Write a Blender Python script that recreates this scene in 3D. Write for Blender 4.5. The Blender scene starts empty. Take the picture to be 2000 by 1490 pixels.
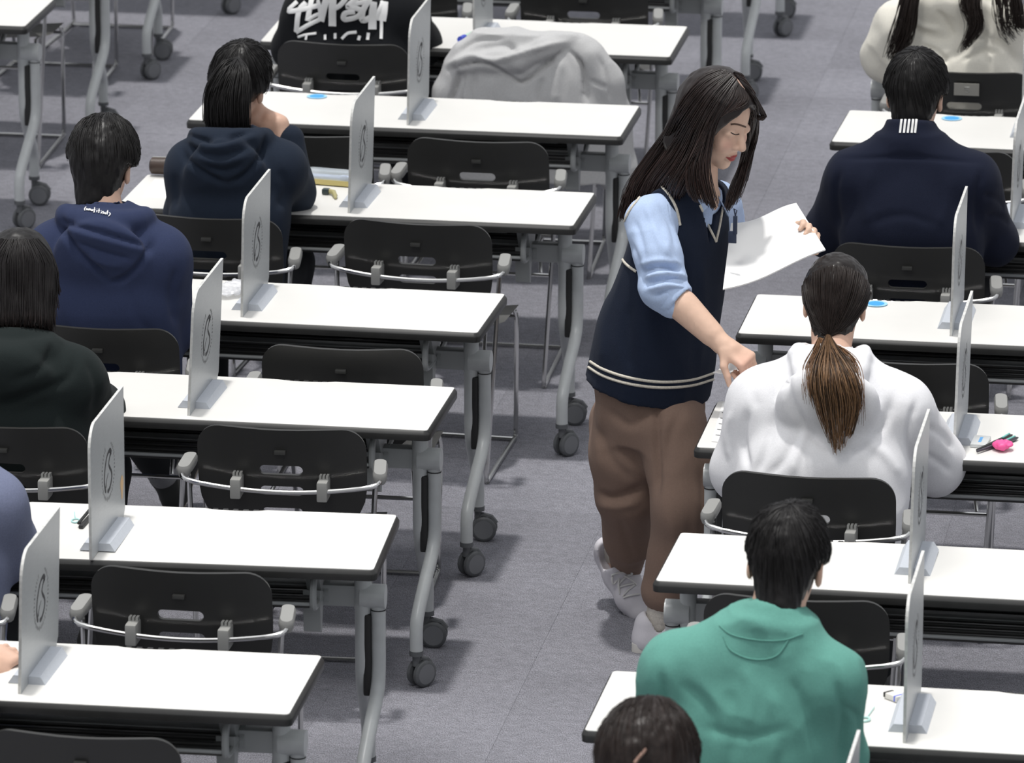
import bpy, bmesh, math, random
import numpy as np
from mathutils import Vector, Matrix
from mathutils.bvhtree import BVHTree
from mathutils.geometry import delaunay_2d_cdt
random.seed(7); rng = np.random.default_rng(7)
C = bpy.context.scene.collection
scn = bpy.context.scene
PI = math.pi

# ---------------------------------------------------------------- camera
IW, IH = 2000, 1490
FPX, CAMZ, PITCH, ROLL, YAW = 12323.967, 5.34477, 0.272046, 0.0034726, -0.1545378
CAM = np.array([0.0, 0.0, CAMZ])
_fw = np.array([math.sin(YAW)*math.cos(PITCH), math.cos(YAW)*math.cos(PITCH), -math.sin(PITCH)])
_rt0 = np.array([math.cos(YAW), -math.sin(YAW), 0.0]); _up0 = np.cross(_rt0, _fw)
_rt = math.cos(ROLL)*_rt0 + math.sin(ROLL)*_up0
_up = -math.sin(ROLL)*_rt0 + math.cos(ROLL)*_up0
cd = bpy.data.cameras.new('camera'); cam = bpy.data.objects.new('camera', cd); C.objects.link(cam)
cam.matrix_world = Matrix(((_rt[0], _up[0], -_fw[0], 0), (_rt[1], _up[1], -_fw[1], 0), (_rt[2], _up[2], -_fw[2], CAMZ), (0, 0, 0, 1)))
cd.sensor_width = 36.0; cd.lens = FPX/IW*36.0; cd.clip_end = 100
cd.dof.use_dof = True; cd.dof.focus_distance = 16.9; cd.dof.aperture_fstop = 9.0
scn.camera = cam

def pix(P):
    d = np.atleast_2d(P) - CAM; z = d @ _fw
    return np.stack([IW/2 + FPX*(d @ _rt)/z, IH/2 - FPX*(d @ _up)/z], 1)
def ray(u, v):
    d = (u-IW/2)/FPX*_rt - (v-IH/2)/FPX*_up + _fw
    return d/np.linalg.norm(d)
def atY(u, v, Y):
    d = ray(u, v); return CAM + d*(Y/d[1])
def atZ(u, v, Z):
    d = ray(u, v); return CAM + d*((Z-CAMZ)/d[2])

# ---------------------------------------------------------------- light
W = bpy.data.worlds.new('hall_light'); scn.world = W; W.use_nodes = True
# a tall dim hall: bright ceiling overhead, darker walls
_nt = W.node_tree; _bg = _nt.nodes['Background']; _bg.inputs[0].default_value = (0.94, 0.96, 1.0, 1)
_tc = _nt.nodes.new('ShaderNodeTexCoord'); _sp = _nt.nodes.new('ShaderNodeSeparateXYZ'); _mr = _nt.nodes.new('ShaderNodeMapRange')
_nt.links.new(_tc.outputs['Generated'], _sp.inputs[0]); _nt.links.new(_sp.outputs['Z'], _mr.inputs[0])
_mr.inputs[1].default_value = -0.1; _mr.inputs[2].default_value = 0.9; _mr.inputs[3].default_value = 0.36; _mr.inputs[4].default_value = 0.86
_nt.links.new(_mr.outputs[0], _bg.inputs[1])
def sun(name, e, ang, dx, dy):
    l = bpy.data.lights.new(name, 'SUN'); l.energy = e; l.angle = ang; l.color = (1.0, 0.975, 0.94)
    o = bpy.data.objects.new(name, l); C.objects.link(o)
    o.rotation_euler = Vector((dx, dy, -1)).to_track_quat('-Z', 'Y').to_euler(); o.location = (-3, 17, 12)
sun('ceiling_floodlight', 2.35, 0.05, 0.07, -0.03)
def area(name, loc, size, p):
    l = bpy.data.lights.new(name, 'AREA'); l.shape = 'SQUARE'; l.size = size; l.energy = p; l.color = (1.0, 0.98, 0.95)
    o = bpy.data.objects.new(name, l); C.objects.link(o); o.location = loc
area('front_fill_softbox', (-3.4, 11.5, 9.0), 2.0, 260)  # unseen softbox, added to brighten the front rows over the back
vs = scn.view_settings
vs.view_transform = 'Standard'; vs.look = 'None'; vs.exposure = 0.0; vs.gamma = 1.0; vs.use_curve_mapping = False

# ---------------------------------------------------------------- materials
def mat(name, col, rough=0.5, metal=0.0, noise=0.0, nscale=40.0, bump=0.0, bscale=300.0, spec=0.5, attr=False, sheen=0.0, stretch=None, alpha=1.0):
    m = bpy.data.materials.new(name); m.use_nodes = True
    nt = m.node_tree; b = nt.nodes['Principled BSDF']
    b.inputs['Base Color'].default_value = (*col, 1); b.inputs['Roughness'].default_value = rough
    b.inputs['Metallic'].default_value = metal; b.inputs['Specular IOR Level'].default_value = spec
    if sheen: b.inputs['Sheen Weight'].default_value = sheen; b.inputs['Sheen Roughness'].default_value = 0.6
    if alpha < 1: b.inputs['Alpha'].default_value = alpha
    tc = nt.nodes.new('ShaderNodeTexCoord'); src = tc.outputs['Object']
    if stretch:
        mp = nt.nodes.new('ShaderNodeMapping'); mp.inputs['Scale'].default_value = stretch
        nt.links.new(src, mp.inputs['Vector']); src = mp.outputs['Vector']
    base = None
    if attr:
        a = nt.nodes.new('ShaderNodeAttribute'); a.attribute_name = 'Col'; base = a.outputs['Color']
    if noise > 0:
        n = nt.nodes.new('ShaderNodeTexNoise'); n.inputs['Scale'].default_value = nscale; n.inputs['Detail'].default_value = 3
        nt.links.new(src, n.inputs['Vector'])
        mr = nt.nodes.new('ShaderNodeMapRange'); mr.inputs[1].default_value = 0.3; mr.inputs[2].default_value = 0.7
        mr.inputs[3].default_value = 1-noise; mr.inputs[4].default_value = 1+noise
        nt.links.new(n.outputs['Fac'], mr.inputs[0])
        mx = nt.nodes.new('ShaderNodeMix'); mx.data_type = 'RGBA'; mx.blend_type = 'MULTIPLY'; mx.inputs[0].default_value = 1
        if base is not None: nt.links.new(base, mx.inputs[6])
        else: mx.inputs[6].default_value = (*col, 1)
        nt.links.new(mr.outputs[0], mx.inputs[7]); base = mx.outputs[2]
    if base is not None: nt.links.new(base, b.inputs['Base Color'])
    if bump > 0:
        n2 = nt.nodes.new('ShaderNodeTexNoise'); n2.inputs['Scale'].default_value = bscale; n2.inputs['Detail'].default_value = 2
        nt.links.new(src, n2.inputs['Vector'])
        bp = nt.nodes.new('ShaderNodeBump'); bp.inputs['Strength'].default_value = bump; bp.inputs['Distance'].default_value = 0.002
        nt.links.new(n2.outputs['Fac'], bp.inputs['Height']); nt.links.new(bp.outputs[0], b.inputs['Normal'])
    return m
M = {}
M['laminate'] = mat('white_laminate', (0.74, 0.73, 0.70), 0.45, noise=0.02, nscale=6)
M['edge'] = mat('black_edge_band', (0.024, 0.024, 0.023), 0.36, noise=0.1, nscale=30)
M['shelf'] = mat('dark_shelf_plastic', (0.055, 0.055, 0.054), 0.3)
M['grey'] = mat('grey_painted_steel', (0.50, 0.52, 0.52), 0.33, noise=0.05, nscale=25)
M['greyd'] = mat('grey_cast_fitting', (0.34, 0.355, 0.355), 0.42)
M['black'] = mat('black_rubber', (0.018, 0.018, 0.018), 0.55)
M['wheel'] = mat('caster_grey', (0.10, 0.105, 0.11), 0.45, noise=0.1, nscale=60)
M['hubcap'] = mat('caster_hub_grey', (0.17, 0.175, 0.185), 0.4)
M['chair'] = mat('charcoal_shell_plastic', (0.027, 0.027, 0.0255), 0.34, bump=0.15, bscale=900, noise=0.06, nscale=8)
M['seat'] = mat('charcoal_plastic_lit_seat', (0.20, 0.20, 0.195), 0.36, noise=0.06, nscale=8)  # shell plastic made paler: overhead light and sheen on the seats put into colour
M['chairlt'] = mat('embossed_label', (0.05, 0.05, 0.047), 0.35)
M['chrome'] = mat('chrome_tube', (0.62, 0.62, 0.61), 0.16, metal=1.0)
M['pad'] = mat('armrest_grey', (0.27, 0.27, 0.26), 0.45)
M['clip'] = mat('bracket_grey', (0.32, 0.32, 0.305), 0.45)
M['panel'] = mat('brushed_grey_panel', (0.44, 0.46, 0.475), 0.4, noise=0.05, nscale=30, stretch=(1, 1, 12), metal=0.25)
M['paneledge'] = mat('panel_edge_light', (0.6, 0.6, 0.58), 0.5, noise=0.15, nscale=60)
M['base'] = mat('pale_grey_foam', (0.50, 0.53, 0.58), 0.7, noise=0.03, nscale=100)
M['ink'] = mat('emblem_ink', (0.035, 0.035, 0.04), 0.6)
M['inklt'] = mat('emblem_ink_faded', (0.16, 0.165, 0.17), 0.6)
M['paper'] = mat('white_paper', (0.84, 0.84, 0.83), 0.7)
M['skin'] = mat('skin', (0.6, 0.36, 0.26), 0.5, attr=True, noise=0.04, nscale=60, spec=0.35)
def skincol(c): return c

def carpet():
    m = bpy.data.materials.new('grey_blue_carpet'); m.use_nodes = True
    nt = m.node_tree; b = nt.nodes['Principled BSDF']; b.inputs['Roughness'].default_value = 0.95; b.inputs['Specular IOR Level'].default_value = 0.1
    tc = nt.nodes.new('ShaderNodeTexCoord'); geo = nt.nodes.new('ShaderNodeNewGeometry')
    oi = nt.nodes.new('ShaderNodeObjectInfo')
    def noise(scale, det, vec, st=None):
        n = nt.nodes.new('ShaderNodeTexNoise'); n.inputs['Scale'].default_value = scale; n.inputs['Detail'].default_value = det
        s = vec
        if st:
            mp = nt.nodes.new('ShaderNodeMapping'); mp.inputs['Scale'].default_value = st; nt.links.new(s, mp.inputs['Vector']); s = mp.outputs[0]
        nt.links.new(s, n.inputs['Vector']); return n.outputs['Fac']
    def rng_(x, a, b_, lo, hi):
        r = nt.nodes.new('ShaderNodeMapRange'); r.inputs[1].default_value = a; r.inputs[2].default_value = b_
        r.inputs[3].default_value = lo; r.inputs[4].default_value = hi; nt.links.new(x, r.inputs[0]); return r.outputs[0]
    def mul(a, b_):
        q = nt.nodes.new('ShaderNodeMath'); q.operation = 'MULTIPLY'; nt.links.new(a, q.inputs[0]); nt.links.new(b_, q.inputs[1]); return q.outputs[0]
    P = geo.outputs['Position']
    f = mul(rng_(noise(2.2, 3, P, (0.7, 1, 1)), 0.3, 0.7, 0.90, 1.10), rng_(noise(230, 2, P, (1.6, 0.5, 1)), 0.3, 0.7, 0.62, 1.38))
    f = mul(f, rng_(noise(34, 2, P, (1, 1.0, 1)), 0.3, 0.7, 0.9, 1.1))
    f = mul(f, rng_(oi.outputs['Random'], 0, 1, 0.92, 1.07))
    mx = nt.nodes.new('ShaderNodeMix'); mx.data_type = 'RGBA'; mx.blend_type = 'MULTIPLY'; mx.inputs[0].default_value = 1
    mx.inputs[6].default_value = (0.212, 0.212, 0.238, 1); nt.links.new(f, mx.inputs[7])
    nt.links.new(mx.outputs[2], b.inputs['Base Color'])
    bp = nt.nodes.new('ShaderNodeBump'); bp.inputs['Strength'].default_value = 0.5; bp.inputs['Distance'].default_value = 0.004
    nt.links.new(noise(260, 2, P, (1.6, 0.5, 1)), bp.inputs['Height']); nt.links.new(bp.outputs[0], b.inputs['Normal'])
    return m
M['carpet'] = carpet()
def fabric(name, col, noise=0.08, rough=0.92, bump=0.35, attr=False, sheen=0.03):
    return mat(name, col, rough, noise=noise, nscale=220, bump=bump, bscale=700, spec=0.15, attr=attr, sheen=sheen)
def hairmat(name, col, rough=0.42):
    return mat(name, col, rough, noise=0.25, nscale=120, spec=0.30)
M['hair_black'] = hairmat('black_hair', (0.010, 0.009, 0.009))
M['hair_dark'] = hairmat('dark_brown_hair', (0.018, 0.012, 0.010))
M['hair_mix'] = mat('brown_tinted_hair', (0.03, 0.02, 0.012), 0.42, attr=True, noise=0.25, nscale=120, spec=0.35)

# ---------------------------------------------------------------- mesh helpers
def np_mesh(name, V, polys, smooth=True):
    """polys: (n,4) or (n,3) int array, or list of faces"""
    me = bpy.data.meshes.new(name)
    V = np.asarray(V, np.float32)
    if isinstance(polys, np.ndarray):
        n, k = polys.shape
        me.vertices.add(len(V)); me.vertices.foreach_set('co', V.ravel())
        me.loops.add(n*k); me.loops.foreach_set('vertex_index', polys.ravel().astype(np.int32))
        me.polygons.add(n); me.polygons.foreach_set('loop_start', np.arange(0, n*k, k, dtype=np.int32))
        me.update(calc_edges=True)
    else:
        me.from_pydata([tuple(map(float, v)) for v in V], [], [tuple(int(i) for i in f) for f in polys]); me.update()
    if smooth: me.polygons.foreach_set('use_smooth', np.ones(len(me.polygons), bool))
    return me
def link(name, me, m, parent=None, sharp=None):
    if sharp is not None:
        me.set_sharp_from_angle(angle=math.radians(sharp))
    o = bpy.data.objects.new(name, me); C.objects.link(o)
    if m is not None:
        for k in (m if isinstance(m, (list, tuple)) else [m]): me.materials.append(k)
    if parent is not None: o.parent = parent
    return o
def tag(o, label=None, cat=None, group=None, kind=None):
    if label: o['label'] = label
    if cat: o['category'] = cat
    if group: o['group'] = group
    if kind: o['kind'] = kind
    return o
def empty(name, loc, rz=0, label=None, cat=None, group=None):
    o = bpy.data.objects.new(name, None); C.objects.link(o); o.location = loc; o.rotation_euler = (0, 0, rz)
    o.empty_display_size = 0.1
    return tag(o, label, cat, group)
def copy_tree(o, parent=None):
    c = o.copy(); C.objects.link(c)
    if parent is not None: c.parent = parent
    for ch in list(o.children): copy_tree(ch, c)
    return c

class MB:
    """collects simple solids; build() links them as one mesh"""
    def __init__(s): s.V = []; s.F = []; s.mi = []
    def add(s, V, F, mi=0):
        o = len(s.V); s.V += [tuple(map(float, v)) for v in V]; s.F += [tuple(int(i)+o for i in f) for f in F]; s.mi += [mi]*len(F)
    def box(s, lo, hi, b=0.0, mi=0, rot=None, at=None):
        x0, y0, z0 = lo; x1, y1, z1 = hi
        if b <= 0:
            V = [(x0,y0,z0),(x1,y0,z0),(x1,y1,z0),(x0,y1,z0),(x0,y0,z1),(x1,y0,z1),(x1,y1,z1),(x0,y1,z1)]
            F = [(3,2,1,0),(4,5,6,7),(0,1,5,4),(1,2,6,5),(2,3,7,6),(3,0,4,7)]
        else:
            bm = bmesh.new(); bmesh.ops.create_cube(bm, size=1)
            for v in bm.verts: v.co = Vector(((x0+x1)/2+v.co.x*(x1-x0), (y0+y1)/2+v.co.y*(y1-y0), (z0+z1)/2+v.co.z*(z1-z0)))
            bmesh.ops.bevel(bm, geom=list(bm.edges), offset=b, segments=2, affect='EDGES', profile=0.6)
            bm.verts.index_update(); V = [tuple(v.co) for v in bm.verts]; F = [[v.index for v in f.verts] for f in bm.faces]; bm.free()
        if rot is not None:
            V = [tuple((rot @ Vector(v)) + (Vector(at) if at else Vector())) for v in V]
        s.add(V, F, mi)
    def tube(s, pts, r, n=10, mi=0, cap=True, flat=None):
        P = [Vector(p) for p in pts]; m = len(P); R = r if isinstance(r, (list, tuple, np.ndarray)) else [r]*m
        V = []; prev = None
        for i in range(m):
            t = (P[min(i+1, m-1)]-P[max(i-1, 0)]).normalized()
            if prev is None:
                a = Vector((0, 0, 1)) if abs(t.z) < 0.9 else Vector((1, 0, 0))
                prev = (a - t*a.dot(t)).normalized()
            else: prev = (prev - t*prev.dot(t)).normalized()
            b = t.cross(prev)
            for k in range(n):
                q = 2*PI*k/n; V.append(P[i] + (prev*math.cos(q)+b*math.sin(q))*R[i])
        F = [(i*n+k, i*n+(k+1) % n, (i+1)*n+(k+1) % n, (i+1)*n+k) for i in range(m-1) for k in range(n)]
        if cap: F += [tuple(range(n))[::-1], tuple((m-1)*n+k for k in range(n))]
        s.add(V, F, mi)
    def cyl(s, a, b, r, n=16, mi=0): s.tube([a, b], r, n, mi)
    def prism(s, poly, z0, z1, mi=0, f=None):
        n = len(poly); V = [(x, y, z0) for x, y in poly] + [(x, y, z1) for x, y in poly]
        if f: V = [f(v) for v in V]
        F = [tuple(range(n))[::-1], tuple(range(n, 2*n))] + [(i, (i+1) % n, n+(i+1) % n, n+i) for i in range(n)]
        s.add(V, F, mi)
    def ell(s, c, r, n=12, m=8, mi=0):
        V = [(c[0], c[1], c[2]+r[2])]
        for j in range(1, m):
            for i in range(n):
                a = PI*j/m; q = 2*PI*i/n
                V.append((c[0]+r[0]*math.sin(a)*math.cos(q), c[1]+r[1]*math.sin(a)*math.sin(q), c[2]+r[2]*math.cos(a)))
        V.append((c[0], c[1], c[2]-r[2])); L = len(V)-1
        F = [(0, 1+i, 1+(i+1) % n) for i in range(n)]
        F += [(1+(j-1)*n+i, 1+j*n+i, 1+j*n+(i+1) % n, 1+(j-1)*n+(i+1) % n) for j in range(1, m-1) for i in range(n)]
        F += [(L, 1+(m-2)*n+(i+1) % n, 1+(m-2)*n+i) for i in range(n)]
        s.add(V, F, mi)
    def build(s, name, m, parent=None, sharp=35, smooth=True):
        me = np_mesh(name, s.V, s.F, smooth)
        o = link(name, me, m, parent, sharp if smooth else None)
        if any(s.mi): me.polygons.foreach_set('material_index', np.array(s.mi, np.int32))
        return o
def rrect(x0, y0, x1, y1, r, n=6):
    out = []
    for cx, cy, a in ((x1-r, y0+r, -90), (x1-r, y1-r, 0), (x0+r, y1-r, 90), (x0+r, y0+r, 180)):
        for i in range(n+1):
            q = math.radians(a+90*i/n); out.append((cx+r*math.cos(q), cy+r*math.sin(q)))
    return out
def smooth_path(pts, n=6):
    """Catmull-Rom resample"""
    P = np.array(pts, float); P = np.vstack([2*P[0]-P[1], P, 2*P[-1]-P[-2]]); out = []
    for i in range(1, len(P)-2):
        for k in range(n):
            t = k/n; a, b, c, d = P[i-1], P[i], P[i+1], P[i+2]
            out.append(0.5*((2*b)+(-a+c)*t+(2*a-5*b+4*c-d)*t*t+(-a+3*b-3*c+d)*t**3))
    out.append(P[-2]); return np.array(out)
# ---------------------------------------------------------------- floor
fl = MB(); fl.box((-12, 6, -0.08), (6, 32, -0.012)); floor = fl.build('floor', M['carpet'], sharp=None, smooth=False); floor['kind'] = 'structure'
TS = 0.5
tm = MB(); tm.box((0.0002, 0.0002, -0.012), (TS-0.0002, TS-0.0002, 0.0), b=0.0005)
tile_me = None
far = MB(); fx0, fy0 = -5.95, 14.55
for i in range(36):
    for j in range(52):
        x = -12 + 0.05 + i*TS; y = 6 + 0.05 + j*TS
        u, v = pix([x+TS/2, y+TS/2, 0])[0]
        if -120 < u < 2120 and -90 < v < 1600:
            if tile_me is None:
                o = tm.build('carpet_tile', M['carpet'], floor, smooth=False); tile_me = o.data
            else:
                o = bpy.data.objects.new('carpet_tile', tile_me); C.objects.link(o); o.parent = floor
            o.location = (x, y, random.uniform(-0.0004, 0.0002))
        else:
            far.box((x+0.001, y+0.001, -0.012), (x+TS-0.001, y+TS-0.001, -0.0003))
fo = far.build('carpet_tiles_beyond', M['carpet'], floor, smooth=False); fo['kind'] = 'stuff'

# ---------------------------------------------------------------- desk (local: x along, y away, origin on floor under the near-left corner of the white top)
DW, DD, TH = 1.397, 0.452, 0.72
def top_outline(e, notch=True):
    r = 0.012+e; pts = rrect(-e, -e, DW+e, DD+e, r, 4)
    out = []
    for i, p in enumerate(pts):
        out.append(p)
        a, b = p, pts[(i+1) % len(pts)]
        if notch and a[1] > DD and abs(a[1]-b[1]) < 1e-6 and a[0] > b[0] and a[0]-b[0] > 0.5 or (notch and e <= 0 and abs(a[1]-(DD+e)) < 1e-6 and abs(b[1]-(DD+e)) < 1e-6 and a[0]-b[0] > 0.5):
            for cx in (0.985, 0.38):
                for k, t in enumerate(np.linspace(0, 1, 9)):
                    dpt = 0.013*math.sin(PI*t)**0.6 if 0 < t < 1 else 0
                    out.append((cx+0.08-0.16*t, a[1]-dpt))
    return out
def make_desk():
    root = empty('training_desk', (0, 0, 0))
    e = MB(); rings = [(top_outline(0.0065), TH-0.028), (top_outline(0.0075), TH-0.013), (top_outline(0.0065), TH-0.010), (top_outline(0.0005), TH-0.002)]
    n = len(rings[0][0]); VV = [(x, y, z) for o_, z in rings for x, y in o_]
    e.add(VV, [(i*n+k, i*n+(k+1) % n, (i+1)*n+(k+1) % n, (i+1)*n+k) for i in range(3) for k in range(n)]+[tuple(range(n))[::-1], tuple(3*n+k for k in range(n))])
    eb = e.build('edge_band', M['edge'], root, sharp=25)
    w = MB(); w.prism(top_outline(-0.001), TH-0.006, TH)
    wt = w.build('tabletop', M['laminate'], root, sharp=40)
    # pale lip under the front edge and notch combs
    c = MB()
    for cx in (0.985, 0.38):
        for k in range(5): c.box((cx-0.06+0.026*k, DD-0.006, TH-0.018), (cx-0.047+0.026*k, DD+0.008, TH-0.0022))
    c.build('cable_comb', M['black'], eb, smooth=False)
    # shelf
    s = MB(); x0, x1 = 0.17, DW-0.17
    s.box((x0, 0.06, 0.592), (x1, 0.36, 0.600))
    for k in range(7): s.box((x0, 0.06+0.044*k, 0.600), (x1, 0.082+0.044*k, 0.607), 0.003)
    s.box((x0, 0.352, 0.600), (x1, 0.362, 0.64), 0.003)
    sh = s.build('shelf', M['shelf'], root, sharp=40)
    r = MB(); r.tube([(x0-0.01, 0.052, 0.605), (x1+0.01, 0.052, 0.605)], 0.005, 8)
    r.build('shelf_rail', M['greyd'], sh)
    for sx in (x0-0.012, x1+0.012):
        b = MB(); b.tube(smooth_path([(sx, 0.10, 0.69), (sx, 0.055, 0.66), (sx, 0.045, 0.62), (sx, 0.07, 0.592), (sx, 0.2, 0.588), (sx, 0.33, 0.592), (sx, 0.37, 0.64), (sx, 0.37, 0.69)], 4), 0.009, 8)
        b.build('shelf_bracket', M['greyd'], root)
    bm_ = MB(); bm_.box((0.06, 0.195, 0.555), (DW-0.06, 0.245, 0.612), 0.008)
    bm_.build('beam', M['greyd'], root, sharp=40)
    for sg in (-1, 1):
        X = (lambda d: d) if sg < 0 else (lambda d: DW-d)
        # flip bracket
        b = MB(); b.box((min(X(0.22), X(0.30)), 0.14, 0.655), (max(X(0.22), X(0.30)), 0.31, 0.693), 0.006)
        f = (lambda v: (v[2], v[0], v[1]))
        lo, hi = sorted((X(0.155), X(0.19)))
        b.prism([(0.10, 0.693), (0.27, 0.693), (0.25, 0.56), (0.18, 0.55), (0.17, 0.60)], lo, hi, f=f)
        b.prism([(0.12, 0.62), (0.18, 0.60), (0.155, 0.50), (0.13, 0.51)], lo-0.004, hi+0.004, f=f)
        b.build('flip_bracket', M['greyd'], root, sharp=40)
        b = MB(); b.cyl((X(0.155), 0.22, 0.584), (X(0.075), 0.22, 0.584), 0.022, 14); b.cyl((X(0.152), 0.22, 0.584), (X(0.14), 0.22, 0.584), 0.031, 14, 0)
        b.build('pivot_shaft', M['greyd'], root, sharp=40)
        # leg
        yc = 0.205
        L = MB()
        L.cyl((X(0.060), yc, 0.584), (X(-0.003), yc, 0.584), 0.031, 20)
        L.tube([(X(0.055), yc, TH-0.03), (X(0.055), yc, 0.55)], 0.022, 12)
        # outer tube swings forward, inner tube swings back
        for xa, xb, yy, rr in ((0.016, 0.033, 0.017, 0.0188), (0.055, 0.064, 0.372, 0.0205)):
            yu = yc
            pts = smooth_path([(X(xa), yu, 0.575), (X(xa), yu, 0.47), (X(xa), yu, 0.39), (X(xa*0.95+xb*0.05), yu+(yy-yu)*0.12, 0.335), (X((xa+xb)/2), yu+(yy-yu)*0.5, 0.27), (X(xa*0.1+xb*0.9), yu+(yy-yu)*0.88, 0.205), (X(xb), yy, 0.165), (X(xb), yy, 0.10)], 5)
            L.tube(pts, np.linspace(rr, 0.0178, len(pts)), 14)
        leg = L.build('leg', M['grey'], root, sharp=40)
        k = MB(); k.box((X(0.0425)-0.0100, yc-0.0195, 0.325), (X(0.0425)+0.0100, yc+0.012, 0.540), 0.006)
        k.build('slot_cover', M['black'], leg, sharp=40)
        k = MB(); k.cyl((X(0.016), yc, 0.551), (X(0.016), yc, 0.548), 0.0196, 14); k.build('joint_ring', M['black'], leg, sharp=40)
        for yy in (0.017, 0.372):
            a = random.uniform(-1.2, 1.2) if yy > 0.1 else random.choice((0.9, -0.5, 1.9))
            cx, cy = X(0.033 if yy < 0.1 else 0.064), yy; ca, sa = math.cos(a), math.sin(a)
            rot = Matrix.Rotation(a, 3, 'Z')
            m = MB(); m.cyl((cx, cy, 0.092), (cx, cy, 0.06), 0.011, 10); m.cyl((cx, cy, 0.103), (cx, cy, 0.090), 0.0195, 14)
            off = Vector((0.018, 0, 0))
            def T(p): return tuple(rot @ (Vector(p)+off) + Vector((cx, cy, 0)))
            for sd in (-1, 1):
                prof = [(0.006, 0.028), (0.008, 0.0365), (0.018, 0.0372), (0.0215, 0.034), (0.0225, 0.028)]
                n = 20; Vv = []
                for (yy_, rr) in prof:
                    for q in range(n): Vv.append(T((rr*math.cos(2*PI*q/n), sd*yy_, 0.037+rr*math.sin(2*PI*q/n))))
                F = [(i*n+q, i*n+(q+1) % n, (i+1)*n+(q+1) % n, (i+1)*n+q) for i in range(4) for q in range(n)]
                m.add(Vv, F, 0)
                m.add(Vv[4*n:5*n], [tuple(range(n))], 1); m.add(Vv[0:n], [tuple(range(n))], 0)
            m.tube([T((-0.024, 0, 0.066)), T((-0.004, 0, 0.076)), T((0.02, 0, 0.07)), T((0.034, 0, 0.052))], 0.0085, 8, 0)
            m.tube([T((0.005, 0, 0.037)), T((-0.018, 0, 0.07))], 0.007, 8, 0)
            m.build('caster', [M['wheel'], M['hubcap']], leg, sharp=40)
    return root
desk0 = make_desk()
first = [True]
def desk(px, py, rz, tilt, left, label, group):
    """px,py: near-left (left=True) or near-right corner of the white top"""
    o = desk0 if first[0] else copy_tree(desk0); first[0] = False
    if left: x, y = px, py
    else: x, y = px-DW*math.cos(rz), py-DW*math.sin(rz)
    o.location = (x, y, 0); o.rotation_euler = (0, 0, rz); tag(o, label, 'desk', group)
    for ch in o.children:
        if ch.name.split('.')[0] in ('tabletop', 'edge_band'):
            # the flip tops sit slightly out of level, about the beam
            ch.matrix_local = Matrix.Translation((0, DD/2, TH)) @ Matrix.Rotation(tilt, 4, 'X') @ Matrix.Translation((0, -DD/2, -TH))
    return o
LG, RG, FG = 'desks left of the aisle', 'desks right of the aisle', 'desks in the far left block'
DL = [(-2.6149, 13.4831, .0159, -.0082), (-2.6222, 14.6286, .045, .0150), (-2.6966, 15.8557, -.0006, -.011), (-2.7247, 16.8584, -.0173, -.0088), (-2.6374, 18.1075, -.0014, -.0181), (-2.6593, 19.2847, .0007, -.0067), (-2.6594, 20.4751, -.0051, .0152), (-2.66, 21.70, 0, 0), (-2.66, 22.92, 0, 0), (-2.66, 24.06, 0, 0)]
LLAB = ['white topped desk on casters at the bottom left, nearest left of the aisle',
 'white topped desk with the tiny teal loop on it, left of the aisle',
 'white topped desk where the person in the black hood leans, left of the aisle',
 'white topped desk with a crumpled clear wrapper by its divider, left of the aisle',
 'white topped desk with the brown pencil case and the clear pencil case on it',
 'white topped desk with a blue sticker beyond the girl in the navy hood',
 'white topped desk where the person with back lettering sits, left of the aisle',
 'grey desk legs just behind the head of the standing woman',
 'grey desk leg rising above the standing woman, at the top edge',
 'most distant desk left of the aisle, one small caster showing at the top edge']
for d, l in zip(DL, LLAB): desk(*d, False, l, LG)
DR = [(-1.9316, 13.4834, -.0057, -.0085), (-1.9218, 14.6253, -.0094, -.0276), (-1.9749, 15.8266, -.0031, .0011), (-2.0045, 16.9772, -.0042, -.0088), (-1.85, 18.15, -.008, -.004), (-1.9934, 19.3357, -.0252, -.0041), (-2.0, 20.49, -.01, 0), (-1.86, 11.93, -.005, 0)]
RLAB = ['white topped desk with the eraser, behind which the person in green sits',
 'white topped desk beyond the head of the person in green, right of the aisle',
 'white topped desk where the woman in the white hood sits, right of the aisle',
 'white topped desk with a blue sticker just beyond the ponytail woman',
 'white topped desk mostly hidden in front of the man in the navy jacket',
 'white topped desk with a blue sticker just beyond the head of the man in navy',
 'white topped desk almost hidden by the cream coat at the top right',
 'desk below the bottom edge carrying the divider before the green sleeve']
for d, l in zip(DR, RLAB): desk(*d, True, l, RG)
for (x, y), l in zip([(-4.890, 20.56), (-4.90, 21.72), (-4.945, 22.90), (-4.875, 24.10)],
  ['white topped desk in the top left corner of the view', 'desk leg standing behind the head of the boy in the blue hood', 'pair of desk casters on open carpet near the top left', 'most distant desk of the far left block, one caster at the top edge']):
    desk(x, y, 0, 0, False, l, FG)

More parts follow.
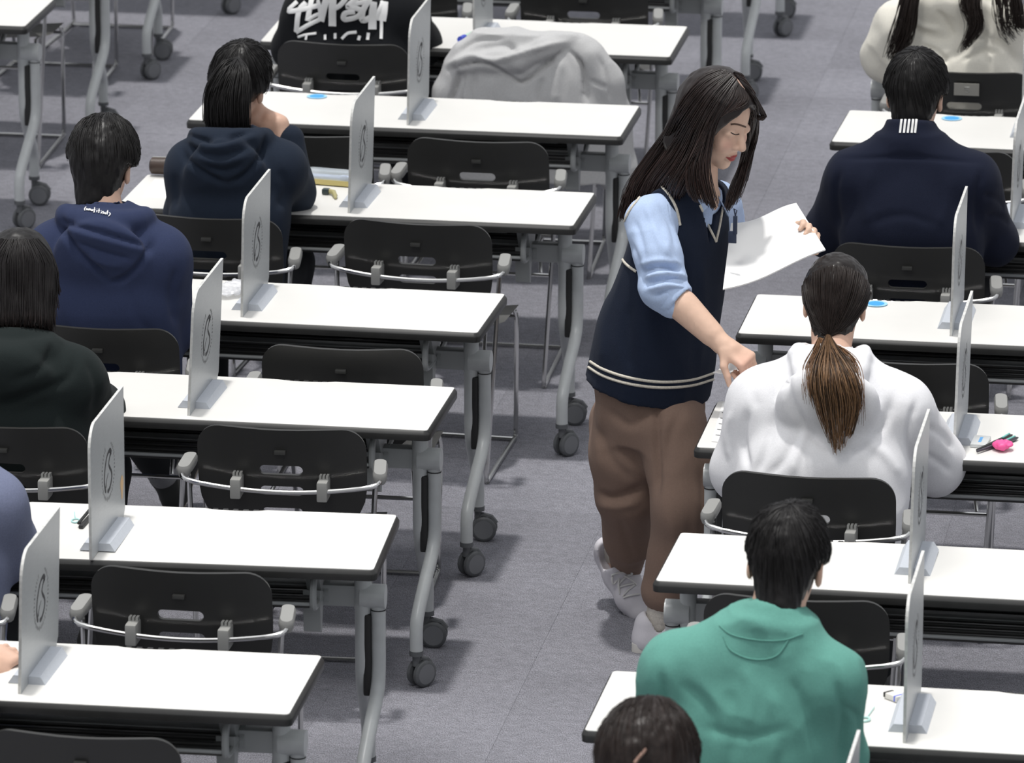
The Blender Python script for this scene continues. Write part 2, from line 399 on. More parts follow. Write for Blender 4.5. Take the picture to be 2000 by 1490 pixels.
# ---------------------------------------------------------------- chair (local: origin on floor under the middle of the backrest top; faces +y)
def back_map(x, s):
    """x across, s up from 0 (waist) to 0.30 (top)"""
    z = 0.49 + s
    y = 0.065 - 0.065*(s/0.30) + 0.03*(x/0.225)**2*min(1, 0.35+s*2.2)
    if s < 0.06: y += 0.35*(0.06-s)**1.6*3
    return (x, y, z)
def slot_out(cx, cy, w, h, n=6):
    return rrect(cx-w/2, cy-h/2, cx+w/2, cy+h/2, h/2*0.98, n)
def make_back_mesh():
    out = []
    half = [(0.135, 0.0), (0.160, 0.012), (0.185, 0.035), (0.205, 0.06), (0.218, 0.09), (0.2235, 0.125), (0.2250, 0.17), (0.225, 0.235)]
    for i in range(1, 9):
        a = math.radians(90*i/8); half.append((0.225-0.062+0.062*math.cos(a), 0.235+0.062*math.sin(a)))
    half += [(0.1, 0.2955), (0.05, 0.294)]
    out = half + [(0.0, 0.2935)] + [(-x, y) for x, y in half[::-1]]
    slots = [slot_out(0, 0.178, 0.115, 0.027), slot_out(0, 0.118, 0.115, 0.026), slot_out(0, 0.058, 0.105, 0.020)]
    pts = []; edges = []
    for poly in [out]+slots:
        o = len(pts); n = len(poly); pts += poly; edges += [(o+i, o+(i+1) % n) for i in range(n)]
    def inside(p, poly):
        c = False; n = len(poly)
        for i in range(n):
            (x1, y1), (x2, y2) = poly[i], poly[(i+1) % n]
            if (y1 > p[1]) != (y2 > p[1]) and p[0] < (x2-x1)*(p[1]-y1)/(y2-y1)+x1: c = not c
        return c
    def near(p, poly): return min((p[0]-q[0])**2+(p[1]-q[1])**2 for q in poly) < 0.010**2
    for x in np.arange(-0.21, 0.2101, 0.03):
        for y in np.arange(0.02, 0.29, 0.03):
            p = (x, y)
            if inside(p, out) and not any(inside(p, s) for s in slots) and not near(p, out) and not any(near(p, s) for s in slots): pts.append(p)
    r = delaunay_2d_cdt([Vector(p) for p in pts], edges, [], 0, 1e-5)
    P = [tuple(v) for v in r[0]]; F = []
    for f in r[2]:
        c = (sum(P[i][0] for i in f)/len(f), sum(P[i][1] for i in f)/len(f))
        if inside(c, out) and not any(inside(c, s) for s in slots): F.append(list(f))
    bm = bmesh.new(); vs_ = [bm.verts.new(back_map(*p)) for p in P]
    for f in F: bm.faces.new([vs_[i] for i in f])
    bmesh.ops.recalc_face_normals(bm, faces=bm.faces)
    if sum(f.normal.y for f in bm.faces) > 0: bmesh.ops.reverse_faces(bm, faces=bm.faces)
    bmesh.ops.solidify(bm, geom=list(bm.faces), thickness=0.009)
    for v in list(bm.verts):
        if not v.link_faces: bm.verts.remove(v)
    me = bpy.data.meshes.new('backrest'); bm.to_mesh(me); bm.free()
    me.polygons.foreach_set('use_smooth', np.ones(len(me.polygons), bool))
    return me
back_me = make_back_mesh()
def make_chair():
    root = empty('arm_chair', (0, 0, 0))
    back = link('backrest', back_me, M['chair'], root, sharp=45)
    b = MB(); x, y, z = back_map(0, 0.232); b.box((-0.015, y-0.012, z-0.006), (0.015, y+0.002, z+0.005), 0.002)
    b.build('embossed_plate', M['chairlt'], back, sharp=40)
    # seat: dished shell that runs into the backrest
    V = []; nx, ny = 13, 13
    for j in range(ny):
        t = j/(ny-1); w = 0.15+0.075*min(1, t*3)**0.7
        if t > 0.85: w = 0.225-0.035*((t-0.85)/0.15)**2
        for i in range(nx):
            s = i/(nx-1)*2-1
            yy = 0.085+0.40*t; zz = 0.445 - 0.012*(1-s*s) + 0.05*max(0, 0.2-t)/0.2 - 0.02*max(0, t-0.85)/0.15
            V.append((w*s, yy, zz))
    F = [(j*nx+i, j*nx+i+1, (j+1)*nx+i+1, (j+1)*nx+i) for j in range(ny-1) for i in range(nx-1)]
    bm = bmesh.new(); vv = [bm.verts.new(v) for v in V]
    for f in F: bm.faces.new([vv[i] for i in f])
    bmesh.ops.solidify(bm, geom=list(bm.faces), thickness=0.010)
    me = bpy.data.meshes.new('seat'); bm.to_mesh(me); bm.free(); me.polygons.foreach_set('use_smooth', np.ones(len(me.polygons), bool))
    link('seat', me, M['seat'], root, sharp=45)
    # chrome hoop round the back, from armrest to armrest
    h = MB(); pts = [(-0.262, 0.05, 0.655), (-0.262, 0.02, 0.648), (-0.252, 0.004, 0.642), (-0.225, -0.004, 0.637)]
    pts += [(0.225*math.sin(a), -0.004-0.010*(1-math.sin(a)**2), 0.637-0.017*(1-math.sin(a)**2)) for a in np.linspace(-1.1, 1.1, 9)]
    pts += [(0.225, -0.004, 0.637), (0.252, 0.004, 0.642), (0.262, 0.02, 0.648), (0.262, 0.05, 0.655)]
    h.tube(smooth_path(pts, 4), 0.0068, 10); h.build('back_hoop', M['chrome'], root)
    for sg in (-1, 1):
        x = sg*0.115; bx, by, bz = back_map(x, 0.147)
        c = MB(); c.box((x-0.014, -0.022, 0.598), (x+0.014, by+0.002, 0.652), 0.005)
        for k in (-1, 0, 1): c.box((x+k*0.009-0.0030, by-0.026, 0.648), (x+k*0.009+0.0030, by+0.002, 0.661))
        c.build('hoop_clip', M['clip'], root, sharp=40)
        # armrest pad
        p = MB(); V = rrect(-0.019, 0.0, 0.019, 0.092, 0.017, 5)
        pts = []; L = len(V)
        prof = [(0.80, -0.022), (1.0, -0.012), (1.0, 0.0), (0.82, 0.008)]
        for sc, zz in prof:
            for (a, b_) in V: pts.append((sg*0.262+a*sc-sg*0.11*b_, 0.022+0.05+(b_-0.05)*(1-(1-sc)*0.3), 0.672+zz-(0.012*max(0, (0.05-b_))/0.05)+0.006*b_/0.135))
        F = [(i*L+k, i*L+(k+1) % L, (i+1)*L+(k+1) % L, (i+1)*L+k) for i in range(3) for k in range(L)] + [tuple(range(L))[::-1], tuple(3*L+k for k in range(L))]
        p.add(pts, F); p.build('armrest', M['pad'], root, sharp=50)
        # sled leg: rear leg, floor rail, front leg that turns in under the seat
        l = MB()
        l.tube(smooth_path([(sg*0.248, 0.045, 0.65), (sg*0.244, 0.035, 0.55), (sg*0.224, 0.012, 0.15), (sg*0.219, 0.0, 0.03), (sg*0.218, 0.012, 0.0085), (sg*0.217, 0.05, 0.0075), (sg*0.201, 0.45, 0.0075), (sg*0.199, 0.492, 0.010), (sg*0.199, 0.50, 0.03), (sg*0.205, 0.475, 0.20), (sg*0.212, 0.445, 0.37), (sg*0.212, 0.43, 0.415), (sg*0.205, 0.425, 0.428), (sg*0.19, 0.42, 0.43)], 4), 0.0072, 8)
        l.build('sled_leg', M['chrome'], root)
    s = MB(); s.tube([(-0.232, 0.03, 0.36), (0.232, 0.03, 0.36)], 0.006, 8); s.tube([(-0.212, 0.43, 0.405), (0.212, 0.43, 0.405)], 0.006, 8)
    s.tube([(-0.20, 0.04, 0.362), (-0.17, 0.2, 0.425), (-0.16, 0.43, 0.41)], 0.006, 8); s.tube([(0.20, 0.04, 0.362), (0.17, 0.2, 0.425), (0.16, 0.43, 0.41)], 0.006, 8)
    s.build('seat_frame', M['chrome'], root)
    s = MB(); s.tube([(-0.201, 0.47, 0.0075), (0.201, 0.47, 0.0075)], 0.0065, 8); s.build('floor_bar', M['chrome'], root)
    return root
chair0 = make_chair(); cf = [True]
def chair(x, y, rz, label, group='dark grey arm chairs with chrome hoops'):
    o = chair0 if cf[0] else copy_tree(chair0); cf[0] = False
    o.location = (x, y, 0); o.rotation_euler = (0, 0, rz); tag(o, label, 'chair', group); return o
CH = {
 'Lm1b': (-3.011, 13.06, -.02, 'empty dark arm chair cut off at the bottom left corner, nearest the camera'),
 'Lm1a': (-3.62, 13.02, 0, 'dark arm chair outside the bottom left where only a hand shows on the desk'),
 'L1b': (-3.048, 14.31, -.01, 'empty dark arm chair second from the front on the left, chrome hoop fully in view'),
 'L1a': (-3.735, 14.28, 0, 'dark arm chair under the person in the grey-blue top at the left edge'),
 'L2b': (-3.043, 15.58, .03, 'empty dark arm chair beside the outstretched sneaker under the desk'),
 'L2a': (-3.766, 15.48, 0, 'dark arm chair under the person with the black bob at the left edge'),
 'L3b': (-3.030, 16.39, .02, 'empty dark arm chair pushed close to the desk with the clear wrapper'),
 'L3a': (-3.734, 16.49, .0, 'dark arm chair under the boy in the blue hood'),
 'L4b': (-3.066, 17.805, -.06, 'empty dark arm chair pulled back, turned a little, both lower slots showing floor'),
 'L4a': (-3.688, 17.765, -.02, 'dark arm chair under the girl in the navy hood'),
 'L5b': (-3.056, 18.868, -.02, 'empty dark arm chair just right of the clear pencil case'),
 'L5a': (-3.608, 18.846, 0, 'empty dark arm chair half hidden behind the girl in the navy hood'),
 'L6a': (-3.721, 20.168, -.02, 'dark arm chair under the person with white lettering on the back'),
 'L6b': (-3.11, 20.23, 0, 'dark arm chair hidden under the draped grey jacket'),
 'L7a': (-3.74, 21.25, 0, 'dark arm chair cut by the top edge behind the far divider'),
 'L7b': (-3.07, 21.27, 0, 'dark arm chair cut by the top edge above the draped jacket'),
 'R1a': (-1.546, 14.332, -.01, 'empty dark arm chair right behind the neck of the person in green'),
 'R1b': (-0.700, 14.278, 0, 'empty dark arm chair at the right edge, below the middle'),
 'R0a': (-1.55, 12.93, 0, 'dark arm chair under the person in the green sweatshirt'),
 'R0b': (-0.682, 13.285, 0, 'dark arm chair cut off at the bottom right corner'),
 'R2a': (-1.632, 15.37, -.03, 'dark arm chair under the woman in the white hood'),
 'R2b': (-0.762, 15.63, .02, 'empty dark arm chair at the right edge by the pink item'),
 'R3a': (-1.488, 16.502, -.01, 'empty dark arm chair half hidden beyond the white hood, one arm at its right'),
 'R4a': (-1.605, 17.774, 0, 'dark arm chair under the man in the navy jacket'),
 'R5a': (-1.607, 18.981, 0, 'empty dark arm chair showing past the right shoulder of the man in navy'),
 'R6a': (-1.64, 20.094, 0, 'dark arm chair with a pale number sticker under the person in the cream coat'),
 'FB': (-5.28, 21.45, 0, 'empty chair with thin chrome sled leg at the top left, before the second far desk'),
 'FC': (-5.34, 22.62, 0, 'empty chair whose sled rail ends by the tall desk leg at the top left'),
 'FD': (-5.27, 23.33, 0, 'most distant empty chair at the top left, one front leg showing'),
}
CHO = {k: chair(*v) for k, v in CH.items()}
# number sticker on one chair back
s = MB(); x, y, z = back_map(0.02, 0.240)
s.box((-0.032, y-0.0190, z-0.018), (0.050, y-0.0150, z+0.022)); st = s.build('number_sticker', mat('sticker_grey', (0.30, 0.29, 0.26), 0.6), CHO['R6a'], smooth=False); st['label'] = 'pale grey sticker with the number 5'
t = MB(); t.tube([(dx+0.046, y-0.0192, z+dz) for dx, dz in ((-0.028, 0.010), (-0.042, 0.010), (-0.042, 0.002), (-0.033, 0.003), (-0.028, -0.002), (-0.033, -0.008), (-0.042, -0.006))], 0.0013, 5)
t.build('numeral', M['clip'], st)

# ---------------------------------------------------------------- desk dividers
def make_divider():
    root = empty('desk_divider', (0, 0, 0))
    HT, LN = 0.340, 0.385
    o = [(0, 0.0), (LN-0.02, 0.0), (LN, 0.02), (LN, HT), (LN-0.005, HT)]
    for i in range(1, 9):
        a = math.radians(90+90*i/8); o.append((0.065+0.065*math.cos(a), HT-0.065+0.065*math.sin(a)))
    n = len(o); p = MB()
    x0, x1 = -0.0035, 0.0035
    V = [(x0, a, b) for a, b in o]+[(x1, a, b) for a, b in o]
    p.add(V, [tuple(range(n)), tuple(range(n, 2*n))[::-1]], 0)
    p.add(V, [((i+1) % n, i, n+i, n+(i+1) % n) for i in range(n)], 1)
    pn = p.build('panel', [M['panel'], M['paneledge']], root, smooth=False)
    for sg in (-1, 1):
        b = MB(); xs = [sg*0.0036, sg*0.040, sg*0.030, sg*0.0036]
        y0, y1 = 0.075, 0.305
        prof = [(0.0036, 0), (0.045, 0), (0.032, 0.020), (0.0036, 0.020)]
        V = [(sg*a, y0, c) for a, c in prof]+[(sg*a, y1, c) for a, c in prof]
        b.add(V, [(0, 1, 2, 3), (7, 6, 5, 4)]+[(i, 4+i, 4+(i+1) % 4, (i+1) % 4) for i in range(4)])
        b.build('foot', M['base'], root, smooth=False)
    # emblem on the right-hand face: S-shaped swan inside a ring of small letters
    e = MB(); cy, cz = 0.197, 0.172; X = 0.0038
    def rib(pts, w):
        P = smooth_path([(cy+a*1.75, cz+b*0.9) for a, b in pts], 5); m = len(P)
        w = np.interp(np.linspace(0, 1, m), np.linspace(0, 1, len(w)), w)
        V = []
        for i in range(m):
            t = P[min(i+1, m-1)]-P[max(i-1, 0)]; t /= np.linalg.norm(t); nn = np.array([-t[1]*1.5, t[0]])*w[i]*0.6
            V += [(X, *(P[i]+nn)), (X, *(P[i]-nn)), (X-0.0006, *(P[i]+nn)), (X-0.0006, *(P[i]-nn))]
        F = []
        for i in range(m-1):
            a = 4*i; F += [(a, a+1, a+5, a+4), (a, a+4, a+6, a+2), (a+1, a+3, a+7, a+5)]
        e.add(V, F)
    rib([(0.020, 0.040), (0.012, 0.053), (-0.004, 0.049), (-0.016, 0.030), (-0.024, 0.005), (-0.026, -0.020), (-0.020, -0.045), (-0.016, -0.054)], [.011, .010, .006, .006, .006, .006, .008, .004])
    rib([(0.020, 0.044), (0.010, 0.034), (0.004, 0.018), (0.010, 0.004), (0.020, -0.012), (0.022, -0.030), (0.012, -0.050), (-0.002, -0.058), (-0.006, -0.050)], [.010, .005, .005, .007, .006, .006, .007, .009, .004])
    rib([(-0.016, -0.04), (-0.012, -0.022), (0.0, -0.006)], [.005, .003, .002])
    e.build('emblem', M['ink'], pn, smooth=False)
    e = MB()
    for k in range(46):
        a = 2*PI*k/46
        if 0.35 < a/PI < 0.62: continue
        r = 0.071; h = 0.0055 if k % 3 else 0.0085
        for q in ((-0.0018, 0.0022) if k % 2 else (0.0,)):
            yy, zz = cy+(r+q)*math.cos(a), cz+(r+q)*math.sin(a); w = 0.0022
            tx, tz = -math.sin(a)*w, math.cos(a)*w; nx_, nz = math.cos(a)*h/2, math.sin(a)*h/2
            e.add([(X, yy+tx+nx_, zz+tz+nz), (X, yy-tx+nx_, zz-tz+nz), (X, yy-tx-nx_, zz-tz-nz), (X, yy+tx-nx_, zz+tz-nz)], [(0, 1, 2, 3)])
    rg = e.build('emblem_ring', M['inklt'], pn, smooth=False)
    return root
div0 = make_divider(); df = [True]
def divider(u, v, label, lean=0.0, rz=0.0):
    o = div0 if df[0] else copy_tree(div0); df[0] = False
    P = atZ(u, v, TH+0.0006); o.location = tuple(P); o.rotation_euler = (0, lean, rz)
    return tag(o, label, 'divider', 'grey desk dividers with a round emblem')
divider(38, 1356, 'grey divider panel with emblem on the bottom left desk', .03)
divider(177, 1093, 'grey divider panel with a tan stain near its far edge', .0)
divider(368, 813, 'grey divider panel in front of the boy in the blue hood, emblem large and clear', .05)
divider(472, 620, 'grey divider panel beside the crumpled clear wrapper', .022)
divider(681, 418, 'grey divider panel beside the clear pencil case', .03)
divider(796, 245, 'grey divider panel with its top at the upper edge, left of the draped grey jacket', .02)
divider(926, 92, 'grey divider panel on the distant desk behind the draped jacket', -.015)
divider(1766, 1452, 'grey divider panel right of the small eraser', .0)
divider(1776, 1142, 'grey divider panel beside the right sleeve of the white hood', .015)
divider(1863, 884, 'grey divider panel standing just beyond the right elbow of the white hood', .02)
divider(1857, 657, 'grey divider panel in front of the chair of the man in navy', .01)
divider(1973, 458, 'grey divider panel at the right edge by the elbow of the man in navy', .02)
divider(1996, 280, 'grey divider foot peeping in at the right edge beyond the man in navy', .0)
divider(1628, 1845, 'grey divider panel at the bottom edge before the green sleeve', .02)
# ---------------------------------------------------------------- distance-field sculpting
def nrm(v): v = np.asarray(v, float); return v/np.linalg.norm(v)
class Field:
    def __init__(s, lo, hi, h, ax=None):
        s.ax = ax or [np.arange(lo[i], hi[i]+h, h) for i in range(3)]
        s.F = np.full([len(a) for a in s.ax], 9.0, np.float32)
    def sub(s, lo, hi):
        sl = []
        for i in range(3):
            a = max(0, np.searchsorted(s.ax[i], lo[i])-1); b = min(len(s.ax[i]), np.searchsorted(s.ax[i], hi[i])+1)
            if b <= a: return None
            sl.append(slice(a, b))
        return tuple(sl)
    def op(s, lo, hi, fn, k=0.02, mode='u'):
        m = k*1.2+0.03
        sl = s.sub(np.asarray(lo)-m, np.asarray(hi)+m)
        if sl is None: return s
        x = s.ax[0][sl[0]][:, None, None]; y = s.ax[1][sl[1]][None, :, None]; z = s.ax[2][sl[2]][None, None, :]
        d = fn(x, y, z).astype(np.float32); a = s.F[sl]
        if mode == 'u':
            h = np.maximum(k-np.abs(a-d), 0)/max(k, 1e-6); s.F[sl] = np.minimum(a, d)-h*h*k*0.25
        elif mode == 's':   # subtract
            d = -d; h = np.maximum(k-np.abs(a-d), 0)/max(k, 1e-6); s.F[sl] = np.maximum(a, d)+h*h*k*0.25
        return s
    def clip(s, fn, k=0.01):
        """keep only where fn<0 (whole grid)"""
        x = s.ax[0][:, None, None]; y = s.ax[1][None, :, None]; z = s.ax[2][None, None, :]
        d = np.broadcast_to(fn(x, y, z), s.F.shape).astype(np.float32); a = s.F
        h = np.maximum(k-np.abs(a-d), 0)/max(k, 1e-6); s.F = np.maximum(a, d)+h*h*k*0.25
        return s
    def cone(s, a, b, r1, r2, k=0.02, mode='u', sq=None):
        """round cone; sq=(axis, factor) flattens it along an axis"""
        a = np.asarray(a, float); b = np.asarray(b, float); R = max(r1, r2)
        if sq is not None: ax = nrm(sq[0]); g = sq[1]
        def fn(x, y, z):
            p0, p1, p2 = x-a[0], y-a[1], z-a[2]; ba = (b-a).copy()
            sc = 1.0
            if sq is not None:
                t = (p0*ax[0]+p1*ax[1]+p2*ax[2])*(1/g-1); p0, p1, p2 = p0+ax[0]*t, p1+ax[1]*t, p2+ax[2]*t
                ba = ba+ax*((ba@ax)*(1/g-1)); sc = min(1, g)
            l2 = max(ba@ba, 1e-9); h = np.clip((p0*ba[0]+p1*ba[1]+p2*ba[2])/l2, 0, 1)
            q = np.sqrt((p0-ba[0]*h)**2+(p1-ba[1]*h)**2+(p2-ba[2]*h)**2)
            return (q-(r1+(r2-r1)*h))*sc
        e = R*(max(1, sq[1]) if sq else 1)
        return s.op(np.minimum(a, b)-e, np.maximum(a, b)+e, fn, k, mode)
    def chain(s, pts, rs, k=0.02, mode='u', sq=None):
        for i in range(len(pts)-1): s.cone(pts[i], pts[i+1], rs[i], rs[i+1], k, mode, sq)
        return s
    def ell(s, c, r, k=0.02, mode='u', ax=None):
        """ellipsoid; ax: 3 rows of local axes"""
        c = np.asarray(c, float); r = np.asarray(r, float); A = np.eye(3) if ax is None else np.asarray(ax)
        def fn(x, y, z):
            p = (x-c[0], y-c[1], z-c[2])
            q = [p[0]*A[i][0]+p[1]*A[i][1]+p[2]*A[i][2] for i in range(3)]
            k0 = np.sqrt(sum((q[i]/r[i])**2 for i in range(3))); k1 = np.sqrt(sum((q[i]/r[i]**2)**2 for i in range(3)))
            return k0*(k0-1)/np.maximum(k1, 1e-6)
        e = np.sqrt(((A.T*r)**2).sum(1))
        return s.op(c-e, c+e, fn, k, mode)
    def loft(s, st, R, k=0.02, mode='u', n=2.4):
        """stations (centre, half width along R, half depth front, half depth back) from bottom to top"""
        Cn = np.array([q[0] for q in st], float); A = Cn[0]; axd = Cn[-1]-Cn[0]; L = np.linalg.norm(axd); axd /= L
        R = nrm(np.asarray(R, float)-axd*(np.asarray(R) @ axd)); Fd = np.cross(axd, R)
        tt = (Cn-A) @ axd; w = np.array([q[1] for q in st]); df_ = np.array([q[2] for q in st]); db = np.array([q[3] for q in st])
        # fine smooth table
        T = np.linspace(0, L, 60)
        def sm(v):
            q = np.interp(T, tt, v); p = np.pad(q, 4, mode='edge'); return np.convolve(p, np.ones(9)/9, 'valid')
        off = Cn-A-np.outer(tt, axd); oR = sm(off @ R); oF = sm(off @ Fd); w, df_, db = sm(w), sm(df_), sm(db)
        def fn(x, y, z):
            p0, p1, p2 = x-A[0], y-A[1], z-A[2]
            t = p0*axd[0]+p1*axd[1]+p2*axd[2]; tc = np.clip(t, 0, L)
            a = p0*R[0]+p1*R[1]+p2*R[2]-np.interp(tc, T, oR); b = p0*Fd[0]+p1*Fd[1]+p2*Fd[2]-np.interp(tc, T, oF)
            ww = np.interp(tc, T, w); dd = np.where(b > 0, np.interp(tc, T, df_), np.interp(tc, T, db))
            q = ((np.abs(a)/ww)**n+(np.abs(b)/dd)**n)**(1/n)
            d = (q-1)*np.minimum(ww, dd)
            e = np.maximum(t-L, -t)
            return np.maximum(d, e)
        e = max(w.max(), df_.max(), db.max())
        return s.op(Cn.min(0)-e, Cn.max(0)+e, fn, k, mode)
    def mesh(s):
        F = s.F; F[0], F[-1] = np.maximum(F[0], .01), np.maximum(F[-1], .01)
        F[:, 0], F[:, -1] = np.maximum(F[:, 0], .01), np.maximum(F[:, -1], .01); F[:, :, 0], F[:, :, -1] = np.maximum(F[:, :, 0], .01), np.maximum(F[:, :, -1], .01)
        S = F < 0; nx, ny, nz = F.shape
        cnt = np.zeros((nx-1, ny-1, nz-1), np.uint8)
        for i in (0, 1):
            for j in (0, 1):
                for k in (0, 1): cnt += S[i:nx-1+i, j:ny-1+j, k:nz-1+k]
        act = (cnt > 0) & (cnt < 8); I = np.argwhere(act)
        pos = np.zeros((len(I), 3)); num = np.zeros(len(I))
        cs = [(i, j, k) for i in (0, 1) for j in (0, 1) for k in (0, 1)]
        val = {c: F[I[:, 0]+c[0], I[:, 1]+c[1], I[:, 2]+c[2]] for c in cs}
        for c in cs:
            for a in range(3):
                if c[a] == 0:
                    d = list(c); d[a] = 1; d = tuple(d); va, vb = val[c], val[d]
                    m = (va < 0) != (vb < 0); t = np.where(m, va/np.where(m, va-vb, 1), 0)
                    p = np.array(c, float)[None, :].repeat(len(I), 0); p[:, a] = t
                    pos[m] += p[m]; num[m] += 1
        pos = I+pos/num[:, None]
        V = np.stack([np.interp(pos[:, a], np.arange(len(s.ax[a])), s.ax[a]) for a in range(3)], 1)
        vid = np.full(act.shape, -1, np.int64); vid[act] = np.arange(len(I))
        Q = []
        for a in range(3):
            b, c = (a+1) % 3, (a+2) % 3
            sl0 = [slice(None)]*3; sl1 = [slice(None)]*3
            sl0[a] = slice(0, -1); sl1[a] = slice(1, None)
            ch = S[tuple(sl0)] != S[tuple(sl1)]; E = np.argwhere(ch)
            ok = (E[:, b] > 0) & (E[:, c] > 0) & (E[:, b] < F.shape[b]-1) & (E[:, c] < F.shape[c]-1); E = E[ok]
            ins = S[E[:, 0], E[:, 1], E[:, 2]]
            def g(db, dc):
                e = E.copy(); e[:, b] += db; e[:, c] += dc; return vid[e[:, 0], e[:, 1], e[:, 2]]
            q = np.stack([g(-1, -1), g(0, -1), g(0, 0), g(-1, 0)], 1)
            q[~ins] = q[~ins][:, ::-1]; Q.append(q)
        Q = np.concatenate(Q); Q = Q[(Q >= 0).all(1)]
        return V, Q
def normals(V, Q):
    n = np.cross(V[Q[:, 2]]-V[Q[:, 0]], V[Q[:, 3]]-V[Q[:, 1]]); N = np.zeros_like(V)
    for i in range(4): np.add.at(N, Q[:, i], n)
    return N/np.maximum(np.linalg.norm(N, axis=1, keepdims=True), 1e-12)
def relax(V, Q, it=1, f=0.5):
    for _ in range(it):
        S = np.zeros_like(V); c = np.zeros(len(V))
        for i in range(4):
            for j in (1, 3): np.add.at(S, Q[:, i], V[Q[:, (i+j) % 4]]); np.add.at(c, Q[:, i], 1)
        V = V+(S/np.maximum(c, 1)[:, None]-V)*f
    return V
def _hash(i, j, k):
    n = (i*374761393+j*668265263+k*2147483647) & 0xffffffff
    n = ((n ^ (n >> 13))*1274126177) & 0xffffffff; n = (n ^ (n >> 16)) & 0xffff
    return n/65535.0
def vnoise(P):
    f = np.floor(P).astype(np.int64); t = P-f; t = t*t*(3-2*t); r = 0
    for i in (0, 1):
        for j in (0, 1):
            for k in (0, 1):
                w = (t[:, 0] if i else 1-t[:, 0])*(t[:, 1] if j else 1-t[:, 1])*(t[:, 2] if k else 1-t[:, 2])
                r = r+w*_hash(f[:, 0]+i, f[:, 1]+j, f[:, 2]+k)
    return r*2-1
def wrinkle(V, N, amp, sc=(9, 9, 5), seed=0.0):
    n = vnoise(V*np.array(sc)+seed)+0.5*vnoise(V*np.array(sc)*2.1+seed+7.3)
    m = vnoise(V*np.array(sc)*3.3+seed+3.1)
    return V+N*(amp*((1-2*np.abs(n))-0.35*np.abs(m)))[:, None]
def seg_dist(uv, poly):
    """distance (px) to polyline and parameter 0..1"""
    P = np.asarray(poly, float); best = np.full(len(uv), 1e9); par = np.zeros(len(uv)); L = np.r_[0, np.cumsum(np.linalg.norm(np.diff(P, axis=0), axis=1))]
    for i in range(len(P)-1):
        a, b = P[i], P[i+1]; ab = b-a; t = np.clip(((uv-a) @ ab)/(ab @ ab), 0, 1)
        d = np.linalg.norm(uv-(a+t[:, None]*ab), axis=1); m = d < best
        best[m] = d[m]; par[m] = ((L[i]+t*(L[i+1]-L[i]))/L[-1])[m]
    return best, par
def folds(V, Q, lst, front=True):
    """press creases (amp<0) and ridges (amp>0, metres) into cloth along polylines"""
    N = normals(V, Q); uv = pix(V); fac = ((CAM-V)*N).sum(1) > 0
    D = np.zeros(len(V))
    for poly, w, amp in lst:
        P = smooth_path(poly, 4) if len(poly) > 2 else np.array(poly, float)
        lo, hi = P.min(0)-3*w, P.max(0)+3*w
        m = fac & (uv[:, 0] > lo[0]) & (uv[:, 0] < hi[0]) & (uv[:, 1] > lo[1]) & (uv[:, 1] < hi[1])
        ix = np.where(m)[0]
        if not len(ix): continue
        d, t = seg_dist(uv[ix], P); D[ix] += amp*np.exp(-(d/w)**2)*np.clip(np.sin(PI*np.clip(t, 0.0, 1))*1.6+0.15, 0, 1)
    return V+N*D[:, None]
class Shape:
    """mesh data kept for ray tests"""
    def __init__(s, V, Q): s.V, s.Q = V, Q; s._b = None
    @property
    def bvh(s):
        if s._b is None: s._b = BVHTree.FromPolygons([tuple(v) for v in s.V.tolist()], s.Q.tolist())
        return s._b
    def hit(s, u, v):
        h = s.bvh.ray_cast(Vector(CAM), Vector(ray(u, v)))
        return (h[0], h[1]) if h[0] is not None else (None, None)
def place(name, V, Q, m, parent, col=None, root=None):
    r = np.array((root or parent).location); me = np_mesh(name, V-r, Q)
    if col is not None:
        a = me.color_attributes.new('Col', 'FLOAT_COLOR', 'POINT'); c = np.ones((len(V), 4), np.float32); c[:, :3] = col; a.data.foreach_set('color', c.ravel())
    return link(name, me, m, parent)
def tubes(name, polys, radii, m, parent, n=4, root=None, cols=None):
    """many thin tubes in one mesh; polys list of (k,3) arrays, radii list of arrays"""
    VV = []; FF = []; o = 0; CC = []
    ang = 2*PI*np.arange(n)/n; ca, sa = np.cos(ang), np.sin(ang)
    for ci, (P, r) in enumerate(zip(polys, radii)):
        P = np.asarray(P, float); k = len(P); r = np.broadcast_to(r, (k,))
        T = np.gradient(P, axis=0); T /= np.maximum(np.linalg.norm(T, axis=1, keepdims=True), 1e-9)
        ref = np.array([0.31, 0.27, 0.91]) if abs(T[0] @ np.array([0.31, 0.27, 0.91])) < 0.95 else np.array([1.0, 0, 0])
        A = np.cross(T, ref); A /= np.maximum(np.linalg.norm(A, axis=1, keepdims=True), 1e-9); B = np.cross(T, A)
        ring = P[:, None, :]+(A[:, None, :]*ca[None, :, None]+B[:, None, :]*sa[None, :, None])*r[:, None, None]
        VV.append(ring.reshape(-1, 3))
        i = np.arange(k-1)[:, None]*n; j = np.arange(n)[None, :]; j2 = (j+1) % n
        FF.append((np.stack([i+j, i+j2, i+n+j2, i+n+j], -1).reshape(-1, 4))+o); o += k*n
        if cols is not None: CC.append(np.repeat(np.broadcast_to(cols[ci], (k, 3)), n, 0))
    return place(name, np.concatenate(VV), np.concatenate(FF), m, parent, np.concatenate(CC) if cols is not None else None, root)
